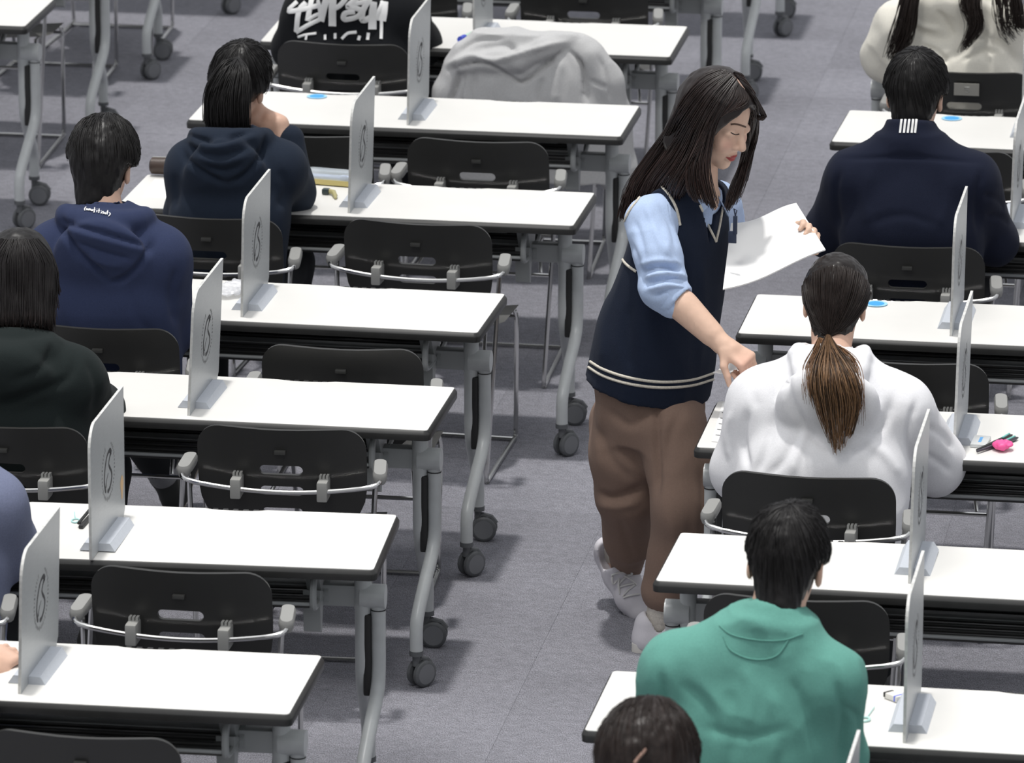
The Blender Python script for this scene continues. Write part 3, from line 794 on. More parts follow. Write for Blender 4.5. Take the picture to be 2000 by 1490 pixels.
def on_surface(shape, poly, off=0.002, step=4.0):
    """a polyline laid on a garment as seen in the picture -> list of runs of (point, normal)"""
    P = np.asarray(poly, float); pts = []
    for i in range(len(P)-1):
        n = max(1, int(np.linalg.norm(P[i+1]-P[i])/step))
        for k in range(n): pts.append(P[i]+(P[i+1]-P[i])*k/n)
    pts.append(P[-1]); runs = [[]]
    for p in pts:
        h, nn = shape.hit(*p)
        if h is None:
            if runs[-1]: runs.append([])
        else:
            h = np.array(h); nn = np.array(nn)
            if runs[-1] and np.linalg.norm(runs[-1][-1][0]-h) > 0.08: runs.append([])
            runs[-1].append((h+nn*off, nn))
    return [r for r in runs if len(r) > 1]
def stitch(name, shape, polys, r, m, parent, off=0.001, n=5, step=4.0, root=None):
    out = []
    for p in polys:
        for run in on_surface(shape, p, off, step): out.append(np.array([q[0] for q in run]))
    if out: return tubes(name, out, [np.full(len(p), r) for p in out], m, parent, n, root)
def ribbons(name, shape, polys, m, parent, off=0.0015, step=3.0, root=None):
    """flat printed strokes on cloth: polys = [(polyline, width_m)]"""
    V = []; F = []
    for p, w in polys:
        p = smooth_path(p, 5) if len(p) > 2 else p
        for run in on_surface(shape, p, off, step):
            P = np.array([q[0] for q in run]); N = np.array([q[1] for q in run]); T = np.gradient(P, axis=0); S = np.cross(T, N); S /= np.maximum(np.linalg.norm(S, axis=1, keepdims=True), 1e-9)
            o = len(V); k = len(P)
            for i in range(k): V += [P[i]-S[i]*w/2, P[i]-S[i]*w*0.4+N[i]*0.0008, P[i]+S[i]*w*0.4+N[i]*0.0008, P[i]+S[i]*w/2]
            for i in range(k-1):
                for j in range(3): F.append((o+i*4+j, o+i*4+j+1, o+i*4+4+j+1, o+i*4+4+j))
    if not V: print('NO HIT', name); return place(name, np.zeros((3, 3)), np.array([[0, 1, 2]]), m, parent, root=root)
    return place(name, np.array(V), np.array(F), m, parent, root=root)

# ---------------------------------------------------------------- heads and hair
SKIN = np.array((0.66, 0.43, 0.325))
def frame(yaw, pitch, roll=0.0):
    """rows R,F,U for a head facing +y turned by yaw (left +), pitched down by pitch, rolled right-ear-down"""
    m = Matrix.Rotation(yaw, 3, 'Z') @ Matrix.Rotation(-pitch, 3, 'X') @ Matrix.Rotation(roll, 3, 'Y')
    return np.array([m.col[0], m.col[1], m.col[2]])
def add_head(F, H, A, s=1.0):
    R, Fd, U = A; H = np.asarray(H); P = lambda r, f, u: H+(R*r+Fd*f+U*u)*s
    F.ell(P(0, -0.012, 0.028), np.array((0.073, 0.093, 0.088))*s, 0.0, 'u', A)
    F.ell(P(0, 0.030, -0.045), np.array((0.056, 0.062, 0.074))*s, 0.035*s, 'u', A)
    F.cone(P(0, -0.03, -0.05), P(0, -0.034, -0.085), 0.050*s, 0.048*s, 0.03*s)
    for q in (-1, 1):
        ea = np.array([R*q, Fd, U]); F.ell(P(q*0.077, -0.012, -0.018), np.array((0.009, 0.018, 0.031))*s, 0.008*s, 'u', ea)
        F.ell(P(q*0.084, -0.006, -0.014), np.array((0.006, 0.010, 0.018))*s, 0.006, 's', ea)
    return P
def hair_cap(H, A, s, grow=0.018, nape=-0.055, front=0.03, h=0.005, side=-0.01, lumps=0.004, back=0.0, tie=None):
    """short-hair mass: cranium offset, cut at nape, temples and brow"""
    R, Fd, U = A; H = np.asarray(H, float); P = lambda r, f, u: H+(R*r+Fd*f+U*u)*s
    F = Field(H-0.17*s, H+0.17*s, h)
    g = grow
    F.ell(P(0, -0.014-back*0.5, 0.030), np.array((0.075+g, 0.094+g+back, 0.089+g))*s, 0, 'u', A)
    F.cone(P(0, -0.035-back, -0.01), P(0, -0.046, nape), (0.064+g*0.7)*s, (0.042+g*0.3)*s, 0.03*s)
    x0 = H
    def cut(x, y, z):
        p0, p1, p2 = (x-x0[0])/s, (y-x0[1])/s, (z-x0[2])/s
        r = p0*R[0]+p1*R[1]+p2*R[2]; f = p0*Fd[0]+p1*Fd[1]+p2*Fd[2]; u = p0*U[0]+p1*U[1]+p2*U[2]
        lim = np.where(f < -0.015, nape+0.006*np.cos(r*90)+(side-nape+0.012)*np.clip((np.abs(r)-0.040)/0.040, 0, 1)**1.3, np.where(f < front, side+0.012, 0.055+(f-front)*0.3))
        return (lim-u)*s
    F.clip(cut, 0.012)
    if tie is not None: F.cone(P(0, -0.055, -0.04), lerp(P(0, -0.055, -0.04), tie, 0.5), 0.062*s, 0.048*s, 0.03); F.cone(lerp(P(0, -0.055, -0.04), tie, 0.5), tie, 0.048*s, 0.016, 0.02)
    return F
def cap_strands(H, A, s, n, crown=(0.0, -0.045), r=0.0013, lift=0.004, seed=1, shape=None, length=(0.05, 0.11)):
    """strands that run from the whorl over the cap surface"""
    g = np.random.default_rng(seed); out = []
    R, Fd, U = A; H = np.asarray(H)
    for _ in range(n):
        a = g.uniform(0, 2*PI); t0 = g.uniform(0.02, 1.25)
        # start direction on the unit sphere around the crown
        cdir = nrm(U*1.0+Fd*crown[1]*12+R*crown[0]*12); t1 = nrm(np.cross(cdir, Fd)); t2 = np.cross(cdir, t1)
        pts = []
        ln = g.uniform(*length)*8
        for k in range(9):
            th = t0+ln*k/8; aa = a+0.5*th*0.35
            d = cdir*math.cos(th)+(t1*math.cos(aa)+t2*math.sin(aa))*math.sin(th)
            o = H+U*0.02*s-Fd*0.012*s
            hit = shape.bvh.ray_cast(Vector(o+d*0.4), Vector(-d))
            if hit[0] is None or (np.array(hit[0])-o) @ d < 0.05: break
            pts.append(np.array(hit[0])+d*(g.uniform(0.2, 1.0)*0.0015+lift*(k/8)**2))
        if len(pts) > 3: out.append(np.array(pts))
    return out, [np.linspace(r, r*0.4, len(p)) for p in out]
def bundle(guides, n, spread, r, seed, curl=0.0, tip=0.5, k=16, col=None, short=0.0):
    """strands following guide curves: guides list of (m,3); spread(t) radius"""
    g = np.random.default_rng(seed); G = [smooth_path(q, 6) for q in guides]
    T = np.linspace(0, 1, k); out = []; rad = []; cols = []
    G = [np.stack([np.interp(T, np.linspace(0, 1, len(q)), q[:, c]) for c in range(3)], 1) for q in G]
    for _ in range(n):
        i = g.integers(len(G)); w = g.uniform(0, 1); j = min(i+1, len(G)-1)
        base = G[i]*(1-w)+G[j]*w
        o = g.normal(0, 1, 3); o *= g.uniform(0, 1)**0.5/np.linalg.norm(o)
        o2 = g.normal(0, 0.35, 3)
        sp = np.interp(T, np.linspace(0, 1, len(spread)), spread)
        P = base+o*sp[:, None]+o2*(sp*T)[:, None]
        if curl: ph = g.uniform(0, 6); P += np.stack([np.sin(T*9+ph), np.cos(T*7+ph), np.zeros(k)], 1)*curl*T[:, None]
        e = k if short == 0 else max(6, int(k*(1-g.uniform(0, short))))
        P = P[:e]; out.append(P); rad.append(r*np.linspace(1, tip, e))
        if col is not None: cols.append(col(T[:e], g.uniform()))
    return out, rad, (cols if col is not None else None)

def hand(F, wr, dirv, palm, size=1.0, curl=0.6, k=0.006, side=1, spread=0.16, thumb=0.5):
    """palm + five fingers; wr wrist point, dirv finger direction, palm = palm normal (where fingers curl to), side=+1: thumb towards dirv x palm"""
    d = nrm(dirv); pn = nrm(palm-d*(palm @ d)); t = np.cross(d, pn)*side; wr = np.asarray(wr, float)
    kn = wr+d*0.082*size
    F.cone(wr, wr+d*0.03*size, 0.024*size, 0.026*size, 0.015)
    for q in (-0.026, -0.009, 0.009, 0.026): F.cone(wr+d*0.02*size+t*q*0.7*size, kn+t*q*size, 0.013*size, 0.0115*size, 0.012)
    L = [(0.026, 0.040, 0.026, 0.020), (0.009, 0.044, 0.029, 0.021), (-0.009, 0.041, 0.027, 0.020), (-0.026, 0.032, 0.021, 0.018)]
    for q, a, b, c in L:
        p = kn+t*q*size; ang = curl; dd = nrm(d+t*q*spread/0.026)
        for i, l in enumerate((a, b, c)):
            v = dd*math.cos(ang)+pn*math.sin(ang); e = p+v*l*size
            r = (0.0094, 0.0086, 0.0078, 0.0068); F.cone(p, e, r[i]*size, r[i+1]*size, k); p = e; ang += curl*1.15
    b0 = wr+d*0.022*size+t*0.02*size; v1 = nrm(d*0.6+t*0.8+pn*thumb); v2 = nrm(d*0.9+t*0.3+pn*thumb*1.4)
    m = b0+v1*0.04*size; F.cone(b0, m, 0.014*size, 0.011*size, 0.012); m2 = m+v2*0.03*size; F.cone(m, m2, 0.0105*size, 0.0095*size, k); F.cone(m2, m2+nrm(v2+pn*0.4)*0.024*size, 0.0095*size, 0.0075*size, k)
# ---------------------------------------------------------------- people
def axes(lo, hi, h, fine=()):
    """grid lines per axis, finer inside the given boxes [(lo,hi,h)]"""
    out = []
    for a in range(3):
        x = lo[a]; L = []
        while x < hi[a]:
            L.append(x); st = h
            for (fl_, fh_, hh) in fine:
                if fl_[a]-h*0.5 <= x < fh_[a]: st = min(st, hh)
            x += st
        out.append(np.array(L))
    return out
def skin_colors(V, base=SKIN):
    return np.broadcast_to(np.array(base), (len(V), 3)).copy()
def lerp(a, b, t): return np.asarray(a)*(1-t)+np.asarray(b)*t
Z = np.array((0, 0, 1.0))
M['denim'] = fabric('dark_trouser_cloth', (0.016, 0.017, 0.020)); M['shoe_dark'] = mat('dark_shoe', (0.03, 0.03, 0.03), 0.6); M['sole'] = mat('cream_rubber_sole', (0.5, 0.45, 0.36), 0.7); M['sock'] = fabric('grey_sock', (0.34, 0.34, 0.35))

def seated(label, c, hd, A, nb, sh, el, wr, gm, s=1.0, W=None, ra=(0.070, 0.060, 0.050), sleeve_end=None, h=0.008, wr_amp=0.0035, wr_sc=(7, 7, 4),
           fold=(), hood=None, collar=None, pants=True, hand_up=(), extra=None, feet=None, neck_in=0.0, dB=0.0, knees=0.13, collar_h=0.020, skin=SKIN, skindir=None, pmat=None):
    """a person on chair c facing +y. hd,nb,sh,el,wr: world points (left,right pairs). returns dict"""
    cx, cy = CHO[c].location[0], CHO[c].location[1]
    root = empty('person', (cx, cy+0.2, 0), 0, label, 'person')
    P0 = np.array((cx, cy+0.20, 0.455)); sm = (np.asarray(sh[0])+sh[1])/2; Rv = nrm((np.asarray(sh[1])-sh[0])*np.array((1, 1, 0)))
    Fv = np.cross(Z, Rv); hw = np.linalg.norm(np.asarray(sh[1])-sh[0])/2
    nb = np.asarray(nb); hd = np.asarray(hd)
    w = W or (0.185, 0.18, hw*0.98, hw*0.98)
    P1 = lerp(P0, sm, 0.33); P2 = lerp(P0, sm, 0.70)-Fv*0.012; P3 = sm-Z*0.015
    st = [(P0, w[0], 0.125, 0.13+dB), (P1, w[1], 0.125, 0.125+dB), (P2, w[2], 0.125, 0.125+dB), (P3, w[3], 0.085, 0.10+dB), (nb+Z*0.0, 0.075, 0.065, 0.065)]
    G = []
    # ---- body
    lo = np.min([P0-0.3, hd-0.2, *[np.asarray(p)-0.16 for p in (*el, *wr)], (cx-0.25, cy, 0.0)], 0); hi = np.max([P0+0.3, hd+0.2, *[np.asarray(p)+0.2 for p in (*el, *wr)], (cx+0.25, cy+0.9, 0.4)], 0)
    lo[2] = 0.0-0.02
    fine = [(hd-0.14, hd+0.14, 0.0045)]+[(np.asarray(q[0])-0.10, np.asarray(q[0])+0.13, 0.0045) for q in hand_up]
    F = Field(None, None, 0, axes(lo, hi, 0.013, fine))
    F.loft([(p, a*0.86, b*0.85, (d-dB)*0.85) for p, a, b, d in st], Rv, 0.01)
    for q in (0, 1):
        F.cone(nb-Z*0.03, sh[q], 0.045, 0.055, 0.04); F.chain([sh[q], el[q], wr[q]], [0.050, 0.042, 0.030], 0.02)
        sg = (-1, 1)[q]; hip = P0+Rv*sg*0.09+Z*0.03; kn = np.array((cx+sg*knees, cy+0.62, 0.50)); an = np.array((cx+sg*0.12, cy+0.60, 0.09))
        if feet: kn, an = np.array(feet[q][0]), np.array(feet[q][1])
        F.chain([hip, kn, an], [0.075, 0.055, 0.036], 0.02); G.append((hip, kn, an))
        if not any(k[1] == q for k in hand_up):
            dv = nrm(np.array((-sg*0.25, 0.9, -0.12))); hand(F, wr[q], dv, np.array((0, 0, -1.0)), 0.95, 0.25, 0.006, 1 if np.cross(dv, (0, 0, -1.0))[0]*-sg > 0 else -1)
        fd = nrm(np.array((sg*0.12, 1, 0))) if not feet else nrm(np.array(feet[q][2]))
        uf = Z if not feet else np.array(feet[q][3]); F.chain([an-fd*0.02-uf*0.045, an+fd*0.13-uf*0.055], [0.028, 0.024], 0.02)
    for (p, q, d, pl, cu, sd) in hand_up: hand(F, p, d, pl, 0.95, cu, 0.006, sd)
    P = add_head(F, hd, A, s)
    F.cone(P(0, -0.03, -0.06), nb-Z*0.02+Fv*0.006, 0.050*s, 0.051, 0.03)
    V, Q = F.mesh(); body = place('body', V, Q, M['skin'], root, skin_colors(V, skin))
    # ---- garment
    lo = np.min([P0-0.25, nb-0.3, *[np.asarray(p)-0.12 for p in (*sh, *el, *wr)]], 0); hi = np.max([P0+0.25, nb+0.14, *[np.asarray(p)+0.12 for p in (*sh, *el, *wr)]], 0)
    lo[2] = P0[2]-0.03
    F = Field(lo, hi, h)
    F.loft(st, Rv, 0.01)
    for q in (0, 1):
        F.cone(nb-Z*0.02-Rv*(-1, 1)[q]*0.0, np.asarray(sh[q])+Z*0.0, 0.064 if hood else 0.055, ra[0]*0.98, 0.06)
        e = wr[q] if sleeve_end is None or sleeve_end[q] is None else sleeve_end[q]
        F.chain([sh[q], el[q], e], ra, 0.035)
    if hood: hood(F, nb, Rv, Fv, sm)
    if extra: extra(F, dict(P0=P0, P1=P1, P2=P2, P3=P3, nb=nb, R=Rv, F=Fv, sh=sh, el=el, wr=wr, sm=sm))
    # open neck
    ax = nrm(nrm(hd-nb)+Z*0.6)
    if not hood: F.loft([(nb-ax*0.035, 0.080, 0.074, 0.078), (nb, 0.068, 0.064, 0.066), (nb+ax*collar_h, 0.063, 0.060, 0.061)], Rv, 0.012)
    if hood: F.loft([(nb-ax*0.01+Fv*0.003, 0.054+neck_in, 0.051+neck_in, 0.052+neck_in), (nb+ax*0.2+Fv*0.003, 0.070+neck_in, 0.070, 0.056+neck_in)], Rv, 0.004, 's')
    V, Q = F.mesh(); V = relax(V, Q, 1)
    N = normals(V, Q); V = wrinkle(V, N, wr_amp, wr_sc, seed=cx*13)
    V = folds(V, Q, fold)
    gs = Shape(V, Q); gar = place('sweatshirt', V, Q, gm, root)
    # ---- trousers and shoes
    if pants:
        lift = 0.12 if feet else 0.0
        lo = np.min([np.array(g)-0.12 for g3 in G for g in g3], 0); hi = np.max([np.array(g)+0.12 for g3 in G for g in g3], 0); lo[2] = max(lo[2], 0.03)
        F = Field(lo, hi, 0.012); F.ell(P0+Z*0.04, (0.18, 0.14, 0.11), 0.02)
        for hip, kn, an in G: F.chain([hip, kn, lerp(an+Z*0.02, kn, lift*1.6)], [0.092, 0.075, 0.062], 0.03)
        V, Q = F.mesh(); place('trousers', V, Q, pmat or M['denim'], root)
        for q, (hip, kn, an) in enumerate(G):
            fd = nrm(np.array((0.12*(-1, 1)[q], 1, 0))) if not feet else nrm(np.array(feet[q][2])); sd = np.cross(fd, Z)
            F = Field(an-0.24, an+0.24, 0.009)
            b = np.array((an[0], an[1], 0.028)) if not feet else an-np.array(feet[q][3])*0.055
            up = Z if not feet else np.array(feet[q][3])
            F.chain([b-fd*0.05, b+fd*0.10, b+fd*0.17], [0.040, 0.042, 0.034], 0.03); F.cone(b-fd*0.035, an+up*0.01, 0.040, 0.040, 0.03)
            cut = lambda x, y, z: -((x-b[0])*up[0]+(y-b[1])*up[1]+(z-b[2])*up[2])-0.024
            F.clip(cut, 0.004); V, Q = F.mesh(); so = place('shoe', V, Q, M['shoe_dark'], root)
            m = MB(); prof = [(-0.092, 0.030), (-0.06, 0.041), (0.04, 0.040), (0.12, 0.048), (0.18, 0.040), (0.208, 0.018)]
            pts = [b+fd*f+sd*w_ for f, w_ in prof]+[b+fd*f-sd*w_ for f, w_ in prof[::-1]]; n = len(pts)
            V = [p-up*0.026-np.array(root.location) for p in pts]+[p-up*0.008-np.array(root.location) for p in pts]
            m.add(V, [tuple(range(n)), tuple(range(n, 2*n))[::-1]]+[(i, n+i, n+(i+1) % n, (i+1) % n) for i in range(n)]); m.build('sole', M['sole'], so, sharp=50)
    if feet:
        for hip, kn, an in G:
            F = Field(an-0.12, an+0.2, 0.008); F.chain([an, lerp(an, kn, 0.35)], [0.043, 0.052], 0.01); V, Q = F.mesh(); place('sock', V, Q, M['sock'], root)
    return dict(root=root, gs=gs, gar=gar, body=body, nb=nb, R=Rv, F=Fv, P=P, hd=hd, A=A, P0=P0)
def add_cap(p, m, s=1.0, n=450, seed=1, crown=(0.0, -0.05), **kw):
    F = hair_cap(p['hd'], p['A'], s, **kw); V, Q = F.mesh(); N = normals(V, Q)
    d = nrm(p['A'][2])
    V = V+N*(0.0025*vnoise(V*np.array((120, 120, 35)))+0.003*vnoise(V*28))[:, None]
    cs = Shape(V, Q); o = place('hair', V, Q, m, p['root'])
    if n:
        a, r = cap_strands(p['hd'], p['A'], s, n, crown, 0.0014, 0.004, seed, cs)
        tubes('hair_strands', a, r, m, o, 4, root=p['root'])
    return o, cs
def hood_roll(wd, dp, drop, pouch, r=0.035, fwd=0.06, lift=0.0, k=0.03):
    """horseshoe roll of a lowered hood plus the pouch lying on the back"""
    def f(F, nb, R, Fv, sm):
        pts = []; rs = []
        for a in np.linspace(-2.05, 2.05, 13):
            c = math.cos(a); cc = max(0, c); pts.append(nb+R*wd*math.sin(a)*(1-0.25*max(0, -c))-Fv*(dp*c*(1.0 if c > 0 else 0.9))+Z*(lift+0.012*cc-0.012*(1-cc)-drop*cc**1.5-0.03*max(0, -c))); rs.append(r*(0.62+0.42*cc))
        F.chain(pts, rs, 0.015)
        up = nrm(sm-0) if False else Z
        for (x, y, z, a, b, c_) in pouch:
            F.ell(nb+R*x-Fv*y+Z*z, (a, b, c_), k, 'u', np.array([R, Fv*0.95+Z*0.3, Z*0.95-Fv*0.3]))
    return f
T_ = atY

# --- person in green
hd = T_(1537, 1098, 13.22)
gm = fabric('green_sweatshirt_cotton', (0.120, 0.315, 0.265), noise=0.05)
GM = seated('person in a green sweatshirt, short black hair, seen from behind in front of the camera', 'R0a', hd, frame(-0.03, 0.42, 0.06), T_(1511, 1206, 13.14),
    (T_(1322, 1305, 13.12), T_(1618, 1325, 13.12)), (T_(1283, 1470, 13.2), T_(1628, 1480, 13.22)), (T_(1330, 1440, 13.55), T_(1600, 1450, 13.55)), gm, s=1.0, ra=(0.074, 0.068, 0.055),
    W=(0.19, 0.195, 0.205, 0.19), wr_amp=0.0045, wr_sc=(9, 9, 6), h=0.007, dB=0.0,
    fold=[([(1290, 1310), (1300, 1380), (1290, 1480)], 9, -.010), ([(1635, 1330), (1648, 1400), (1640, 1490)], 9, -.010), ([(1420, 1340), (1440, 1410), (1430, 1490)], 14, -.005),
          ([(1540, 1320), (1570, 1380), (1600, 1470)], 12, -.006), ([(1330, 1330), (1380, 1380), (1400, 1450)], 12, -.005), ([(1450, 1300), (1470, 1350), (1460, 1420)], 12, .004), ([(1500, 1340), (1520, 1420), (1510, 1490)], 12, .005), ([(1370, 1420), (1460, 1440), (1540, 1420)], 10, -.004), ([(1240, 1380), (1275, 1400), (1290, 1440)], 8, -.006), ([(1650, 1380), (1675, 1400), (1680, 1440)], 7, -.006)])
add_cap(GM, M['hair_black'], 1.0, 700, 3, nape=-0.120, grow=0.016)
stitch('collar_seam', GM['gs'], [smooth_path([(1405, 1222), (1430, 1240), (1480, 1250), (1530, 1250), (1568, 1238)], 6)], 0.0014, gm, GM['gar'], root=GM['root'])
stitch('neck_seam', GM['gs'], [smooth_path([(1413, 1243), (1425, 1268), (1455, 1284), (1490, 1288), (1520, 1278), (1540, 1250)], 6)], 0.0016, gm, GM['gar'], root=GM['root'])

# --- woman in white hood with ponytail
hd = T_(1632, 590, 15.86); wm = fabric('white_fleece', (0.80, 0.80, 0.82), noise=0.03)
WH = seated('person in a white hooded sweatshirt with a brown tinted ponytail', 'R2a', hd, frame(0.02, 0.35, 0.03), T_(1622, 700, 15.72),
    (T_(1492, 785, 15.70), T_(1752, 800, 15.72)), (T_(1448, 915, 15.72), T_(1826, 905, 15.86)), (T_(1480, 830, 16.0), T_(1740, 800, 16.05)), wm, s=0.97, ra=(0.088, 0.078, 0.062), W=(0.20, 0.225, 0.225, 0.20), wr_amp=0.004, h=0.007, dB=0.01,
    hood=hood_roll(0.090, 0.150, 0.120, [(0, 0.125, -0.095, 0.135, 0.050, 0.120)], 0.024, lift=0.035, k=0.012), neck_in=0.006,
    fold=[([(1535, 690), (1540, 770), (1580, 840), (1640, 890)], 9, -.012), ([(1745, 770), (1725, 830), (1680, 870), (1640, 890)], 9, -.012), ([(1460, 800), (1452, 860), (1462, 920)], 7, -.010), ([(1510, 810), (1500, 870), (1475, 930)], 9, -.007), ([(1560, 850), (1530, 900), (1500, 930)], 9, -.006),
          ([(1790, 780), (1775, 850), (1790, 920)], 7, -.010), ([(1800, 830), (1840, 850), (1865, 880)], 7, -.007), ([(1790, 880), (1830, 900), (1860, 925)], 7, -.007), ([(1690, 860), (1730, 890), (1760, 930)], 10, .006), ([(1430, 800), (1420, 850), (1425, 900)], 7, .006), ([(1580, 830), (1560, 880), (1545, 930)], 8, .006), ([(1480, 720), (1470, 760), (1480, 800)], 10, -.004)])
hm = M['hair_mix']
def tint(t, u):
    a = np.array((0.012, 0.009, 0.008)); b = np.array((0.24, 0.135, 0.068)) if u > 0.35 else np.array((0.07, 0.040, 0.022))
    k = np.clip(t*1.6, 0, 1)[:, None]; return a*(1-k)*0.6+b*(0.35+0.65*k)
o, cs = add_cap(WH, hairmat('smooth_dark_hair', (0.013, 0.010, 0.009), 0.28), 0.97, 0, 5, nape=-0.085, grow=0.014, side=-0.035, tie=T_(1617, 655, 15.76))
g = []
for a in np.linspace(-1.35, 1.35, 16):     # combed back to the band
    pts = []
    for k in np.linspace(0, 1, 14):
        u, v = 1632+70*math.sin(a)*(math.cos(k*PI/2)**0.7)-12*k, 520+ (1-math.cos(a))*60+(655-520-(1-math.cos(a))*60)*k
        h_, n_ = cs.hit(u, v)
        if h_ is not None: pts.append(np.array(h_)+np.array(n_)*0.001)
    if len(pts) > 4: g.append(np.array(pts))
P_, R_, K_ = bundle(g, 420, [0.004, 0.003, 0.003], 0.0012, 11)
tubes('combed_strands', P_, R_, M['hair_dark'], o, 4, root=WH['root'])
tie = T_(1617, 657, 15.745)
m = MB(); m.tube([tuple(tie+np.array((0.022*math.cos(a), 0.012*math.sin(a), 0.002*math.sin(a)))-np.array(WH['root'].location)) for a in np.linspace(0, 2*PI, 20)], 0.006, 8); m.build('hair_tie', M['black'], o)
def laid(p, pts):
    """guide points lying just off a garment: (u, v, lift)"""
    out = []
    for u, v, o_ in pts:
        h_, n_ = p['gs'].hit(u, v)
        if h_ is None: continue
        out.append(np.array(h_)-ray(u, v)*o_)
    return out
t0 = T_(1617, 656, 15.735)
g = [np.array([t0]+laid(WH, gg)) for gg in (
    [(1606, 690, .05), (1590, 740, .03), (1596, 790, .025), (1626, 868, .02)],
    [(1614, 690, .055), (1612, 740, .04), (1622, 800, .035), (1634, 912, .022)],
    [(1628, 690, .055), (1646, 740, .04), (1655, 800, .035), (1644, 890, .022)],
    [(1632, 690, .05), (1662, 740, .03), (1674, 790, .025), (1654, 868, .02)])]
P_, R_, K_ = bundle(g, 620, [0.006, 0.012, 0.018, 0.020, 0.017, 0.012, 0.006], 0.0017, 12, 0.003, 0.35, 18, tint, 0.28)
tubes('ponytail', P_, R_, hm, o, 4, root=WH['root'], cols=K_)
g = [np.array([t0+np.array((-0.02, 0, -0.01))]+laid(WH, gg)) for gg in ([(1588, 690, .04), (1574, 720, .03), (1575, 760, .022), (1582, 800, .015)], [(1596, 690, .04), (1586, 720, .03), (1588, 765, .022), (1598, 810, .015)], [(1650, 690, .04), (1672, 720, .03), (1679, 775, .02), (1682, 845, .014)])]
P_, R_, K_ = bundle(g, 120, [0.006, 0.014, 0.014, 0.010], 0.0013, 14, 0.003, 0.35, 14, lambda t, u: np.broadcast_to(np.array((0.19, 0.10, 0.05))*(0.6+0.6*u), (len(t), 3)), 0.3)
tubes('loose_strands', P_, R_, hm, o, 4, root=WH['root'], cols=K_)

# --- man in navy jacket
hd = T_(1790, 184, 18.12); nm = fabric('navy_jacket_cloth', (0.0085, 0.0115, 0.026), noise=0.05, sheen=0.03)
NJ = seated('person in a navy track jacket with white bars on the collar, short black hair', 'R4a', hd, frame(-0.12, 0.30, 0.02), T_(1778, 268, 18.03),
    (T_(1668, 345, 18.0), T_(1895, 350, 18.0)), (T_(1617, 455, 18.08), T_(1940, 470, 18.12)), (T_(1660, 440, 18.4), T_(1900, 450, 18.45)), nm, s=1.0, ra=(0.078, 0.070, 0.055), W=(0.20, 0.205, 0.215, 0.20), wr_amp=0.003,
    extra=lambda F, q: (F.loft([(q['nb']-Z*0.04-q['F']*0.005, 0.090, 0.078, 0.088), (q['nb']+Z*0.045+q['F']*0.018, 0.072, 0.07, 0.074)], q['R'], 0.015)),
    fold=[([(1640, 310), (1780, 308), (1920, 318)], 5, -.005), ([(1640, 330), (1632, 380), (1640, 450)], 7, -.009), ([(1918, 330), (1908, 390), (1912, 460)], 7, -.009), ([(1690, 440), (1760, 420), (1830, 440)], 9, -.004), ([(1700, 330), (1690, 390), (1700, 450)], 10, .004), ([(1860, 340), (1850, 400), (1830, 450)], 10, .004), ([(1920, 380), (1950, 390), (1965, 410)], 6, -.006), ([(1925, 420), (1955, 425), (1975, 440)], 6, -.006)])
NJ['gar'].name = 'jacket'
add_cap(NJ, M['hair_black'], 1.0, 600, 6, nape=-0.120, grow=0.018)
ribbons('collar_bars', NJ['gs'], [([(x+3, 234), (x, 260)], 0.0066) for x in (1758, 1765.5, 1773, 1780.5, 1787)], M['paper'], NJ['gar'], 0.002, 2.0, root=NJ['root'])

# --- boy in blue hood
hd = T_(202, 322, 16.80); bm_ = fabric('blue_hooded_fleece', (0.028, 0.038, 0.085), noise=0.05)
sn = 965
BB = seated('person in a blue hooded sweatshirt with small white lettering on the hood, black hair', 'L3a', hd, frame(-0.05, 0.32, 0.05), T_(208, 420, 16.70),
    (T_(112, 490, 16.69), T_(310, 500, 16.69)), (T_(70, 620, 16.74), T_(330, 640, 16.78)), (T_(120, 590, 17.0), T_(290, 590, 17.0)), bm_, s=1.0, ra=(0.082, 0.074, 0.055), W=(0.19, 0.20, 0.205, 0.19), wr_amp=0.003,
    hood=hood_roll(0.115, 0.085, 0.03, [(0.01, 0.105, -0.10, 0.135, 0.048, 0.125)], 0.036, lift=0.012, k=0.02), neck_in=0.0, feet=(((-3.90, 17.15, .46), (-3.95, 17.35, .09), (0.1, 1, 0), (0, 0, 1)), ((-3.78, 17.02, .42), tuple(T_(322, 932, 17.36)), (0.28, 0.35, 0.89), (-0.78, -0.42, 0.41))),
    fold=[([(112, 440), (150, 490), (195, 530), (215, 552)], 6, -.014), ([(303, 462), (275, 515), (240, 545), (215, 552)], 6, -.014), ([(118, 432), (190, 452), (292, 482)], 5, -.012), ([(120, 445), (190, 466), (285, 492)], 6, .008), ([(140, 470), (200, 492), (262, 508)], 5, -.010), ([(120, 420), (135, 470), (150, 510)], 5, -.008), ([(170, 500), (205, 515), (240, 520)], 6, .007), ([(345, 520), (335, 580), (345, 640)], 8, -.009), ([(95, 520), (88, 580), (90, 640)], 8, -.009), ([(250, 560), (270, 620), (300, 660)], 10, -.004)])
add_cap(BB, M['hair_black'], 1.03, 650, 8, nape=-0.125, grow=0.021, crown=(0.0, 0.0))
L_ = lambda *q: [(140+x/20, 385+y/20) for x, y in q]
